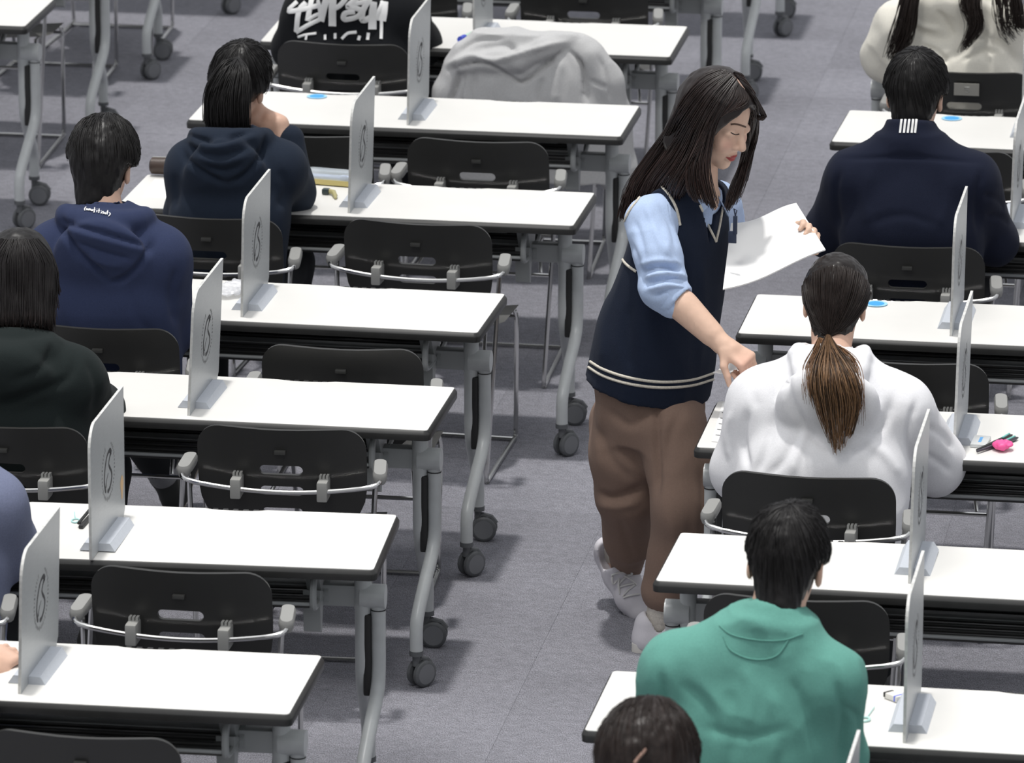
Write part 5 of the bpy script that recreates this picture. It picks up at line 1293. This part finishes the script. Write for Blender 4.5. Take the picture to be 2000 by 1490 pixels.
# socks and sneakers
sock = fabric('cream_ribbed_sock', (0.62, 0.58, 0.52), noise=0.1); up_ = mat('white_canvas', (0.66, 0.64, 0.68), 0.75, bump=0.4, bscale=900); ss = mat('white_rubber', (0.72, 0.70, 0.66), 0.6)
for an, toe, n_ in ((anR, toeR, 'R'), (anL, toeL, 'L')):
    F = Field(an-0.12, an+0.16, 0.006); q = knR if n_ == 'R' else knL; F.chain([an, lerp(an, q, 0.4)], [0.041, 0.048], 0.01)
    V, Q = F.mesh(); N = normals(V, Q); V = V+N*(0.0015*np.sin(V[:, 2]*600))[:, None]; place('sock', V, Q, sock, wroot)
    if n_ == 'R': fd = nrm(np.array((0.985, 0.10, 0))); upv = Z; b = np.array((anR[0]+0.012, anR[1]-0.01, 0.030))
    else:
        b = T_(1205, 1108, 16.672); tt = T_(1247, 1188, 16.60); fd = nrm(tt-b); upv = np.array((0.05, -0.75, 0.3)); upv = nrm(upv-fd*(upv @ fd))
    sd = np.cross(fd, upv)
    F = Field(b-0.24, b+0.24, 0.005)
    F.chain([b-fd*0.045, b+fd*0.02, b+fd*0.10, b+fd*0.15], [0.040, 0.043, 0.043, 0.034], 0.03); F.cone(b-fd*0.042, b-fd*0.045+upv*0.045, 0.037, 0.036, 0.03); F.cone(b+fd*0.03, b+fd*0.02+upv*0.05, 0.036, 0.030, 0.03)
    F.clip(lambda x, y, z: -((x-b[0])*upv[0]+(y-b[1])*upv[1]+(z-b[2])*upv[2])-0.022, 0.004)
    F.cone(b-fd*0.01+upv*0.035, b-fd*0.02+upv*0.14, 0.034, 0.042, 0.006, 's')
    V, Q = F.mesh(); shp = Shape(V, Q); so = place('sneaker', V, Q, up_, wroot)
    m = MB(); prof = [(-0.088, 0.020), (-0.075, 0.034), (-0.03, 0.040), (0.04, 0.041), (0.10, 0.0475), (0.15, 0.042), (0.178, 0.028), (0.188, 0.010)]
    pts = [b+fd*f+sd*w_ for f, w_ in prof]+[b+fd*f-sd*w_ for f, w_ in prof[::-1]]; n = len(pts); r = np.array(wroot.location)
    V = [p-upv*0.030-r for p in pts]+[p-upv*0.006-r for p in pts]
    m.add(V, [tuple(range(n)), tuple(range(n, 2*n))[::-1]]+[(i, n+i, n+(i+1) % n, (i+1) % n) for i in range(n)]); m.build('sole', ss, so, sharp=50)
    lc = []
    for k in range(5):
        c = b+fd*(0.045+0.017*k); pr_ = []
        for w_ in np.linspace(-1, 1, 7):
            h_ = shp.bvh.ray_cast(Vector(c+sd*w_*0.022+fd*0.006*w_*(1 if k % 2 else -1)+upv*0.15), Vector(-upv))
            if h_[0] is not None: pr_.append(np.array(h_[0])+upv*0.003)
        if len(pr_) > 3: lc.append(np.array(pr_))
    c = b+fd*0.04+upv*0.055
    for q in (-1, 1): lc.append(smooth_path([c, c+sd*q*0.02+upv*0.012, c+sd*q*0.03+fd*0.02, c+sd*q*0.012+fd*0.012-upv*0.004, c], 4)); lc.append(smooth_path([c, c+sd*q*0.018+fd*0.03, c+sd*q*0.026+fd*0.05-upv*0.012], 4))
    tubes('laces', lc, [np.full(len(p), 0.0032) for p in lc], mat('lace_white', (0.7, 0.69, 0.68), 0.8), so, 5, root=wroot)
# hair: cap with a parting, long lengths down the back and over the front
whm = mat('long_dark_brown_hair', (0.022, 0.014, 0.011), 0.36, attr=True, noise=0.2, nscale=150, spec=0.45)
F = Field(H_-0.2, H_+0.2, 0.0045)
F.ell(P(0, -0.016, 0.034), (0.092, 0.110, 0.102), 0, 'u', Ah)
F.cone(P(0, -0.045, 0.0), P(0, -0.058, -0.11), 0.082, 0.070, 0.04)
F.cone(P(0.058, 0.01, 0.03), P(0.062, -0.005, -0.12), 0.034, 0.030, 0.03); F.cone(P(-0.058, 0.01, 0.03), P(-0.064, 0.0, -0.12), 0.034, 0.026, 0.03)
F.ell(P(-0.002, 0.120, -0.016), (0.072, 0.086, 0.116), 0.010, 's', Ah)
F.ell(P(0.036, 0.090, -0.030), (0.036, 0.066, 0.085), 0.010, 's', Ah)
F.cone(P(-0.022, 0.10, 0.10), P(-0.022, 0.0, 0.142), 0.004, 0.004, 0.010, 's')
V, Q = F.mesh(); N = normals(V, Q); V = V+N*(0.0025*vnoise(V*np.array((70, 70, 22))))[:, None]
hs = Shape(V, Q); wh = place('hair', V, Q, whm, wroot, np.broadcast_to(np.array((0.016, 0.011, 0.010)), (len(V), 3)))
def onh(pts, dy=0.0):
    out = []
    for q in pts:
        if len(q) == 2:
            h_, n_ = hs.hit(*q)
            if h_ is not None: out.append(np.array(h_)+np.array(n_)*0.002)
        else: out.append(T_(*q))
    return np.array(out)
hcol = lambda t, u: np.array((0.015, 0.010, 0.009))+np.outer(np.clip(t*1.2, 0, 1), np.array((0.030, 0.012, 0.008)))*u
g = [onh(q) for q in (
    [(1405, 139), (1368, 156), (1338, 198), (1318, 245), (1290, 290, 16.50), (1252, 345, 16.52), (1226, 395, 16.52), (1212, 440, 16.52)],
    [(1418, 142), (1375, 165), (1335, 215), (1300, 275, 16.46), (1262, 330, 16.50), (1232, 380, 16.50), (1216, 440, 16.50)],
    [(1422, 146), (1385, 175), (1350, 225), (1318, 280, 16.42), (1285, 330, 16.44), (1258, 372, 16.46), (1240, 430, 16.48)],
    [(1428, 150), (1395, 185), (1365, 235), (1340, 285, 16.34), (1315, 325, 16.34), (1290, 358, 16.38), (1275, 400, 16.46)],
    [(1434, 156), (1405, 195), (1378, 240), (1362, 290, 16.29), (1345, 330, 16.28), (1328, 360, 16.29), (1320, 390, 16.34)])]
P_, R_, K_ = bundle(g, 1150, [0.006, 0.010, 0.016, 0.020, 0.022, 0.020, 0.012], 0.0017, 31, 0.002, 0.5, 20, hcol, 0.12)
tubes('long_back_lengths', P_, R_, whm, wh, 4, root=wroot, cols=K_)
g = [onh(q) for q in (
    [(1437, 160), (1412, 200), (1392, 235), (1378, 280, 16.275), (1368, 330, 16.25), (1378, 380, 16.24), (1392, 418, 16.24)],
    [(1440, 166), (1420, 203), (1398, 238), (1386, 280, 16.28), (1380, 330, 16.26), (1390, 380, 16.245), (1402, 415, 16.24)],
    [(1437, 160), (1410, 198), (1385, 238), (1368, 285, 16.275), (1352, 325, 16.26), (1352, 365, 16.25), (1366, 400, 16.245)])]
P_, R_, K_ = bundle(g, 420, [0.004, 0.006, 0.009, 0.013, 0.015, 0.013, 0.007], 0.0016, 32, 0.002, 0.4, 20, hcol, 0.12)
tubes('near_front_lengths', P_, R_, whm, wh, 4, root=wroot, cols=K_)
g = [onh(q) for q in (
    [(1446, 162), (1468, 185), (1484, 212), (1478, 260, 16.50), (1466, 310, 16.50), (1452, 360, 16.46), (1432, 405, 16.38)],
    [(1446, 162), (1462, 180), (1478, 205), (1466, 265, 16.52), (1455, 320, 16.50), (1440, 370, 16.45), (1426, 410, 16.36)],
    [(1462, 300, 16.52), (1450, 320, 16.52), (1438, 350, 16.48), (1428, 385, 16.42), (1418, 415, 16.35)])]
P_, R_, K_ = bundle(g, 260, [0.003, 0.005, 0.007, 0.010, 0.012, 0.012, 0.006], 0.0015, 33, 0.003, 0.4, 20, hcol, 0.2)
tubes('far_front_lengths', P_, R_, whm, wh, 4, root=wroot, cols=K_)
g = [onh([(1444, 160), (1466, 182), (1482, 210), (1490, 224, 16.42), (1487, 231, 16.41), (1479, 228, 16.41)])]
P_, R_, K_ = bundle(g, 120, [0.003, 0.006, 0.008, 0.006, 0.004], 0.0013, 34, 0.001, 0.4, 18, hcol)
g = [onh(q) for q in ([(1436, 158), (1424, 188), (1402, 222), (1391, 246)], [(1440, 164), (1434, 190), (1418, 212), (1396, 236)], [(1444, 168), (1446, 188), (1434, 206), (1408, 226)], [(1448, 172), (1456, 190), (1446, 204), (1420, 219)], [(1450, 174), (1460, 192), (1456, 204), (1436, 214)])]
P2, R2, K2 = bundle(g, 260, [0.003, 0.004, 0.004, 0.003], 0.0013, 35, 0.0, 0.5, 14, hcol)
tubes('swept_fringe', P2, R2, whm, wh, 4, root=wroot, cols=K2)
g = [onh(q) for q in ([(1450, 168), (1466, 182), (1480, 205), (1488, 222)], [(1444, 158), (1462, 172), (1478, 195), (1489, 216)], [(1438, 150), (1455, 160), (1474, 185), (1488, 212)], [(1434, 143), (1450, 150), (1470, 172), (1487, 205)])]
P2, R2, K2 = bundle(g, 220, [0.003, 0.004, 0.004, 0.003], 0.0013, 36, 0.0, 0.5, 14, hcol)
tubes('far_side_top', P2, R2, whm, wh, 4, root=wroot, cols=K2)
stitch('hair_parting', hs, [[(1430, 149), (1442, 160), (1452, 175), (1457, 188)]], 0.0026, mat('scalp_line', (0.42, 0.28, 0.22), 0.7), wh, 0.0022, 5, 2, root=wroot)
tubes('forelock', P_, R_, whm, wh, 4, root=wroot, cols=K_)

# papers in her hands
def sheet(name, c4, label, cat, bow=0.0, n=12, th=0.0015, grp=None):
    """bowed sheet between four corners"""
    a, b, c, d = [np.asarray(q, float) for q in c4]; nn = nrm(np.cross(b-a, d-a)); V = []
    for j in range(n+1):
        for i in range(n+1):
            u, v = i/n, j/n; V.append((a*(1-u)+b*u)*(1-v)+(d*(1-u)+c*u)*v+nn*bow*math.sin(PI*2*u*0.75+0.3)*1.0)
    V = np.array(V); o0 = V.mean(0); k = len(V); V = np.concatenate([V, V+nn*th])-o0
    F = [(j*(n+1)+i, j*(n+1)+i+1, (j+1)*(n+1)+i+1, (j+1)*(n+1)+i) for j in range(n) for i in range(n)]
    F2 = F+[tuple(x+k for x in f[::-1]) for f in F]
    for i in range(n):
        F2 += [(i, k+i, k+i+1, i+1)][:1]; t = n*(n+1)+i; F2 += [(t+1, k+t+1, k+t, t)]
        l = i*(n+1); F2 += [(l+n+1, k+l+n+1, k+l, l)]; r = l+n; F2 += [(r, k+r, k+r+n+1, r+n+1)]
    o = link(name, np_mesh(name, V, F2), M['paper'], sharp=40); o.location = tuple(o0); return tag(o, label, cat, grp)
sheet('paper_stack', (T_(1428, 433, 16.46), T_(1555, 403, 16.56), T_(1612, 494, 16.34), T_(1412, 562, 16.17)), 'large white sheets held up in the left hand of the standing woman', 'paper', 0.012, th=0.004)
sheet('paper_sheet', (T_(1392, 726, 16.16), T_(1425, 707, 16.22), T_(1490, 722, 16.20), T_(1455, 735, 16.12)), 'small folded white sheet pinched in the lowered right fist of the standing woman', 'paper', 0.003, th=0.002)
bd = MB(); b0 = T_(1436, 436, 16.25)
bd.box((-0.006, -0.004, -0.03), (0.006, 0.004, 0.02), 0.002); bd.tube([(0, 0, 0.02), (0.004, 0, 0.035), (-0.004, 0, 0.04), (0, 0, 0.02)], 0.0018, 6); bd.box((-0.018, -0.0025, -0.055), (0.004, 0.0025, -0.022), 0.001)
bo = bd.build('badge_clip', mat('dark_blue_clip', (0.02, 0.03, 0.06), 0.35)); bo.location = tuple(b0); tag(bo, 'small dark clip at the left edge of the held up white sheets', 'clip')
# ---------------------------------------------------------------- grey jacket over a chair
jk = fabric('heather_grey_fleece', (0.50, 0.50, 0.50), noise=0.06)
cx, cy = CHO['L6b'].location[0], CHO['L6b'].location[1]
F = Field((cx-0.50, cy-0.22, 0.30), (cx+0.5, cy+0.34, 0.98), 0.0075)
yb = cy+0.035
F.loft([((cx+0.0, yb-0.03, 0.33), 0.300, 0.10, 0.075), ((cx-0.005, yb-0.03, 0.55), 0.290, 0.10, 0.08), ((cx, yb-0.01, 0.70), 0.260, 0.09, 0.07), ((cx+0.005, yb+0.005, 0.79), 0.225, 0.07, 0.045), ((cx, yb+0.01, 0.825), 0.17, 0.05, 0.035)], (1, 0, 0), 0.03, n=2.6)
# hood lying over the top and fallen forward, sleeves at the sides
F.chain([T_(905, 125, cy-0.02), T_(960, 118, cy-0.03), T_(1010, 118, cy-0.035), T_(1060, 96, cy-0.02), T_(1110, 82, cy+0.03)], [0.030, 0.034, 0.034, 0.030, 0.030], 0.02)
F.chain([T_(905, 105, cy+0.02), T_(950, 82, cy+0.06), T_(1010, 78, cy+0.10), T_(1080, 88, cy+0.10), T_(1130, 92, cy+0.08)], [0.03, 0.036, 0.038, 0.034, 0.032], 0.025)
F.chain([T_(1150, 110, cy+0.03), T_(1182, 160, cy+0.04), T_(1196, 230, cy+0.05), T_(1208, 330, cy+0.06), T_(1212, 400, cy+0.06)], [0.052, 0.056, 0.058, 0.055, 0.05], 0.03)
F.chain([T_(895, 130, cy+0.03), T_(878, 180, cy+0.03), T_(868, 250, cy+0.03)], [0.04, 0.045, 0.045], 0.03)
V, Q = F.mesh(); V = wrinkle(V, normals(V, Q), 0.005, (9, 9, 4), 4.0)
V = folds(V, Q, [([(872, 126), (920, 112), (962, 118), (1010, 108), (1060, 92), (1110, 80)], 5, .016), ([(875, 138), (930, 122), (962, 128), (1000, 150), (1022, 160), (1065, 128), (1105, 96)], 4, -.020), ([(960, 120), (985, 140), (1015, 156)], 5, .010), ([(885, 110), (930, 80), (985, 76)], 5, -.010), ([(895, 150), (885, 180), (876, 205)], 3.5, -.014), ([(912, 140), (905, 175), (900, 205)], 3.5, -.012), ([(1112, 98), (1136, 130), (1142, 205)], 3, -.014), ([(1060, 150), (1052, 180), (1050, 205)], 5, -.010), ([(900, 140), (892, 170), (880, 200)], 5, -.010), ([(915, 140), (908, 175), (905, 200)], 5, .010), ([(930, 150), (925, 180), (925, 205)], 5, -.008), ([(960, 150), (962, 180), (960, 205)], 6, .006), ([(1120, 105), (1140, 140), (1150, 205)], 5, -.012), ([(1100, 110), (1090, 150), (1085, 205)], 8, .008), ([(1150, 155), (1170, 165), (1188, 172)], 3, -.008), ([(1170, 110), (1185, 150), (1192, 200)], 5, -.008), ([(1200, 290), (1206, 340), (1208, 380)], 5, -.008), ([(940, 95), (980, 88), (1010, 96)], 5, -.008), ([(990, 84), (1002, 92), (1012, 100)], 4, -.008)])
r0 = np.array((cx, cy, 0.6)); jo = link('draped_jacket', np_mesh('draped_jacket', V-r0, Q), jk); jo.location = tuple(r0)
tag(jo, 'heather grey hooded jacket draped over a chair back', 'jacket')
# ---------------------------------------------------------------- small things on the desks
def onto(u, v, dz=0.0007): return atZ(u, v, TH+dz)
def put(mb, name, m, P, rz, label, cat, grp=None, sharp=40, lift=0.0):
    o = mb.build(name, m, sharp=sharp); o.location = (P[0], P[1], P[2]+lift); o.rotation_euler = (0, 0, rz); return tag(o, label, cat, grp)
blue = mat('blue_sticker', (0.06, 0.36, 0.80), 0.5); lblue = mat('pale_blue_ring', (0.35, 0.65, 0.9), 0.5)
for (u, v), l in (((619, 188), 'round blue sticker on the desk right of the girl in the navy hood'), ((1711, 593), 'round blue sticker on the desk right of the ponytail woman head'), ((1859, 231), 'round blue sticker on the desk right of the ear of the man in navy')):
    P_ = onto(u, v, 0.0012); m = MB(); m.prism([(0.033*math.cos(a), 0.033*math.sin(a)) for a in np.linspace(0, 2*PI, 33)[:-1]], 0, 0.0006, 0)
    m.prism([(0.024*math.cos(a), 0.024*math.sin(a)) for a in np.linspace(0, 2*PI, 33)[:-1]], 0.0006, 0.0009, 1)
    put(m, 'round_sticker', [lblue, blue], P_, 0, l, 'sticker', 'round blue stickers on the desks')
# brown pencil case
m = MB(); m.tube([(-0.10, 0, 0.026), (-0.094, 0, 0.026), (0.0, 0, 0.027), (0.094, 0, 0.026), (0.10, 0, 0.026)], [0.016, 0.026, 0.028, 0.026, 0.016], 16)
pc = put(m, 'pencil_case', mat('brown_leather', (0.045, 0.026, 0.018), 0.4, noise=0.15, bump=0.3), onto(355, 342), -.03, 'brown leather pencil case on the desk left of the navy hood', 'pencil case')
m = MB(); m.tube([(-0.092, 0.002, 0.052), (0.0, 0.002, 0.0545), (0.092, 0.002, 0.052)], 0.0022, 6); m.build('zip', M['clip'], pc)
# test sheet on that desk
def flat(u4, label, name='paper_sheet', m=None, marks=0, grp=None):
    c = [onto(*q, 0.0010) for q in u4]; o0 = np.mean(c, 0); mb = MB(); V = [p-o0 for p in c]+[p-o0+Z*0.0005 for p in c]
    mb.add(V, [(0, 1, 2, 3), (7, 6, 5, 4), (0, 4, 5, 1), (1, 5, 6, 2), (2, 6, 7, 3), (3, 7, 4, 0)]); o = mb.build(name, m or M['paper'], smooth=False); o.location = tuple(o0); tag(o, label, 'paper', grp)
    if marks:
        k = MB(); a, b, c_, d = [p-o0+Z*0.0007 for p in c]
        for i in range(marks):
            t0, t1 = 0.15+0.7*i/marks, 0.15+0.7*i/marks+0.02
            L0, L1 = lerp(a, d, t0), lerp(b, c_, t0); M0, M1 = lerp(a, d, t1), lerp(b, c_, t1)
            k.add([lerp(L0, L1, .1), lerp(L0, L1, .85), lerp(M0, M1, .85), lerp(M0, M1, .1)], [(0, 1, 2, 3)])
        k.build('print', M['inklt'], o, smooth=False)
    return o
flat([(272, 396), (330, 397), (345, 352), (302, 350)], 'white test sheet under the left arm of the girl in the navy hood')
flat([(1390, 862), (1430, 866), (1450, 790), (1412, 784)], 'white printed sheet left of the white hood sleeve', marks=5)
flat([(1930, 460), (1962, 462), (1985, 408), (1960, 405)], 'white sheet with a small red mark by the elbow of the man in navy', marks=3)
# clear pencil case with pale yellow tray
clear = mat('clear_plastic', (0.80, 0.88, 0.95), 0.15, alpha=0.45); yel = mat('yellow_tray', (0.62, 0.52, 0.20), 0.4)
m = MB(); V = rrect(-0.105, -0.026, 0.105, 0.026, 0.022, 5); m.prism(V, 0.0, 0.016, 0)
cs_ = put(m, 'clear_pencil_case', yel, onto(650, 358), -.17, 'clear plastic pencil case with a yellow tray beside the divider', 'pencil case')
m = MB(); n = len(V); lv = [(1.0, 0.016), (1.0, 0.028), (0.93, 0.038), (0.80, 0.042)]
m.add([(x*s_, y*(s_*1.0), z) for s_, z in lv for x, y in V], [(i*n+k, i*n+(k+1) % n, (i+1)*n+(k+1) % n, (i+1)*n+k) for i in range(3) for k in range(n)]+[tuple(3*n+k for k in range(n))]); m.build('clear_lid', clear, cs_)
m = MB(); m.box((-0.08, -0.018, 0.016), (0.04, 0.015, 0.024), 0.002); m.box((0.03, -0.02, 0.018), (0.095, 0.0, 0.03), 0.002); m.build('sachets_inside', mat('white_blue_sachet', (0.55, 0.62, 0.8), 0.5, noise=0.35, nscale=60), cs_)
# correction tape
m = MB(); m.box((-0.018, -0.012, 0), (0.004, 0.012, 0.017), 0.004); ct = put(m, 'correction_tape', mat('dark_tape_body', (0.03, 0.045, 0.045), 0.4), onto(641, 379), -.1, 'small black and yellowish correction tape on the desk near the clear pencil case', 'correction tape')
m = MB(); m.tube([(0.004, 0, 0.009), (0.020, -0.008, 0.009), (0.034, -0.040, 0.007), (0.042, -0.062, 0.004)], [0.008, 0.008, 0.0075, 0.003], 8); m.build('tip', mat('olive_yellow_plastic', (0.42, 0.38, 0.18), 0.35), ct)
# crumpled wrapper
def crumple(name, u, v, sx, sy, sz, m, rz, label, cat, seed):
    F = Field((-sx*1.4, -sy*1.4, -0.005), (sx*1.4, sy*1.4, sz*2), 0.003); F.ell((0, 0, sz*0.45), (sx, sy, sz*0.5), 0); V, Q = F.mesh(); N = normals(V, Q)
    V = V+N*(0.3*sz*(vnoise(V*90+seed))+0.25*sz*np.abs(vnoise(V*40+seed)))[:, None]; V[:, 2] -= V[:, 2].min()
    o = link(name, np_mesh(name, V, Q, smooth=False), m); o.location = tuple(onto(u, v)); o.rotation_euler = (0, 0, rz); return tag(o, label, cat)
crumple('plastic_wrapper', 455, 572, 0.045, 0.085, 0.016, mat('thin_clear_film', (0.82, 0.83, 0.86), 0.2, alpha=0.5, noise=0.12, nscale=50), -.2, 'crumpled clear plastic wrapper lying left of the divider', 'wrapper', 2)
# teal loop tag
m = MB(); m.tube([(-0.012, 0.07, 0.003), (-0.006, 0.03, 0.003), (0.0, 0.012, 0.003)], 0.0015, 6); m.tube([(0.010*math.cos(a), 0.016*math.sin(a)-0.004, 0.003) for a in np.linspace(PI/2, PI*2.5, 20)], 0.0022, 6)
put(m, 'loop_tag', mat('pale_teal', (0.45, 0.72, 0.70), 0.4), onto(148, 1018), 0.1, 'tiny pale teal loop lying left of the stained divider', 'tag')
m = MB(); m.tube([(-0.006, 0.09, 0.003), (-0.002, 0.04, 0.003), (0.0, 0.012, 0.003)], 0.0013, 6); m.tube([(0.011*math.cos(a), 0.015*math.sin(a)-0.004, 0.003) for a in np.linspace(PI/2, PI*2.5, 20)], 0.003, 6)
put(m, 'loop_tag', mat('pale_mint', (0.5, 0.74, 0.70), 0.4), onto(1690, 1406), -0.2, 'tiny pale mint loop beside the right sleeve of the green sweatshirt', 'tag')
# black pen holder against the stained divider
m = MB(); m.box((-0.006, -0.06, 0), (0.006, 0.06, 0.010), 0.003); m.tube([(-0.008, -0.05, 0.012), (-0.01, 0.058, 0.014)], 0.004, 8)
put(m, 'black_pen', M['black'], onto(170, 1020), -0.05, 'black pen lying along the foot of the stained divider', 'pen')
m = MB(); m.tube([(-0.07, 0, 0.006), (0.06, 0, 0.006), (0.072, 0, 0.006)], [0.0045, 0.0045, 0.001], 8)
put(m, 'black_pen', M['black'], onto(20, 1288), 0.5, 'dark pen under the fingers at the bottom left', 'pen')
# clear eraser pack, pens, pink item
m = MB(); m.box((-0.022, -0.045, 0), (0.022, 0.045, 0.010), 0.003)
ep = put(m, 'clear_packet', mat('milky_packet', (0.72, 0.74, 0.74), 0.25, alpha=0.8), onto(1915, 866), -.05, 'small clear packet with blue print right of the divider foot', 'packet')
m = MB(); [m.box((-0.001-0.003, -0.02+0.012*k, 0.0101), (0.004, -0.012+0.012*k, 0.0106)) for k in range(4)]; m.build('print', blue, ep, smooth=False)
for (u, v, rz, c_, l) in ((1944, 868, 0.35, (0.02, 0.02, 0.02), 'black pen with a teal tip beside the pink item'), (1950, 872, 0.45, (0.05, 0.045, 0.06), 'dark pen lying against the pink item')):
    m = MB(); m.tube([(-0.012, -0.09, 0.006), (0.0, 0.0, 0.006), (0.008, 0.07, 0.006), (0.010, 0.085, 0.006)], [0.003, 0.006, 0.0062, 0.002], 10)
    po = put(m, 'pen', mat('pen_body', c_, 0.25), onto(u, v), -rz, l, 'pen'); m = MB(); m.box((0.004, 0.03, 0.011), (0.009, 0.075, 0.014), 0.001); m.build('pocket_clip', mat('teal_clip', (0.15, 0.5, 0.45), 0.3), po, sharp=40)
crumple('pink_eraser', 1958, 879, 0.026, 0.026, 0.020, mat('hot_pink', (0.85, 0.10, 0.32), 0.5), 0.2, 'bright pink crumpled item by the pens at the right edge', 'eraser', 5)
# eraser
m = MB(); m.box((-0.022, -0.013, 0), (0.022, 0.013, 0.014), 0.003); er = put(m, 'eraser', mat('eraser_white', (0.72, 0.70, 0.66), 0.6), onto(1747, 1366), -.75, 'white eraser with blue and black stripes beside the divider', 'eraser')
m = MB(); m.box((-0.024, -0.0135, 0.003), (-0.018, 0.0135, 0.0146)); m.build('black_stripe', M['black'], er, smooth=False)
m = MB(); m.box((0.012, -0.0136, 0.002), (0.016, 0.0136, 0.0147)); m.build('blue_stripe', mat('blue_band', (0.10, 0.16, 0.75), 0.5), er, smooth=False)
# blue capped glue stick beside the distant divider
m = MB(); m.tube([(0, -0.05, 0.011), (0, -0.012, 0.011)], 0.011, 12); gl = put(m, 'glue_stick', mat('blue_cap', (0.06, 0.10, 0.62), 0.3), onto(910, 78), -.25, 'blue capped pale green tube on the distant desk left of the divider', 'tube')
m = MB(); m.tube([(0, -0.012, 0.010), (0, 0.06, 0.010)], 0.0095, 12); m.build('pale_body', mat('pale_green_body', (0.55, 0.75, 0.62), 0.4), gl)
# stain on one divider
for o in C.objects:
    if o.get('label', '').startswith('grey divider panel with a tan stain'):
        pn = [c for c in o.children if c.name.startswith('panel')][0]
        m = MB(); m.prism([(0.016*math.cos(a)*(1+0.3*math.sin(3*a)), 0.032*math.sin(a)) for a in np.linspace(0, 2*PI, 18)[:-1]], 0, 0.0005, f=lambda v: (0.0040-v[2]*0.2, 0.350+v[0], 0.085+v[1]))
        m.build('tan_stain', mat('tan_tape', (0.55, 0.38, 0.22), 0.6), pn, smooth=False)
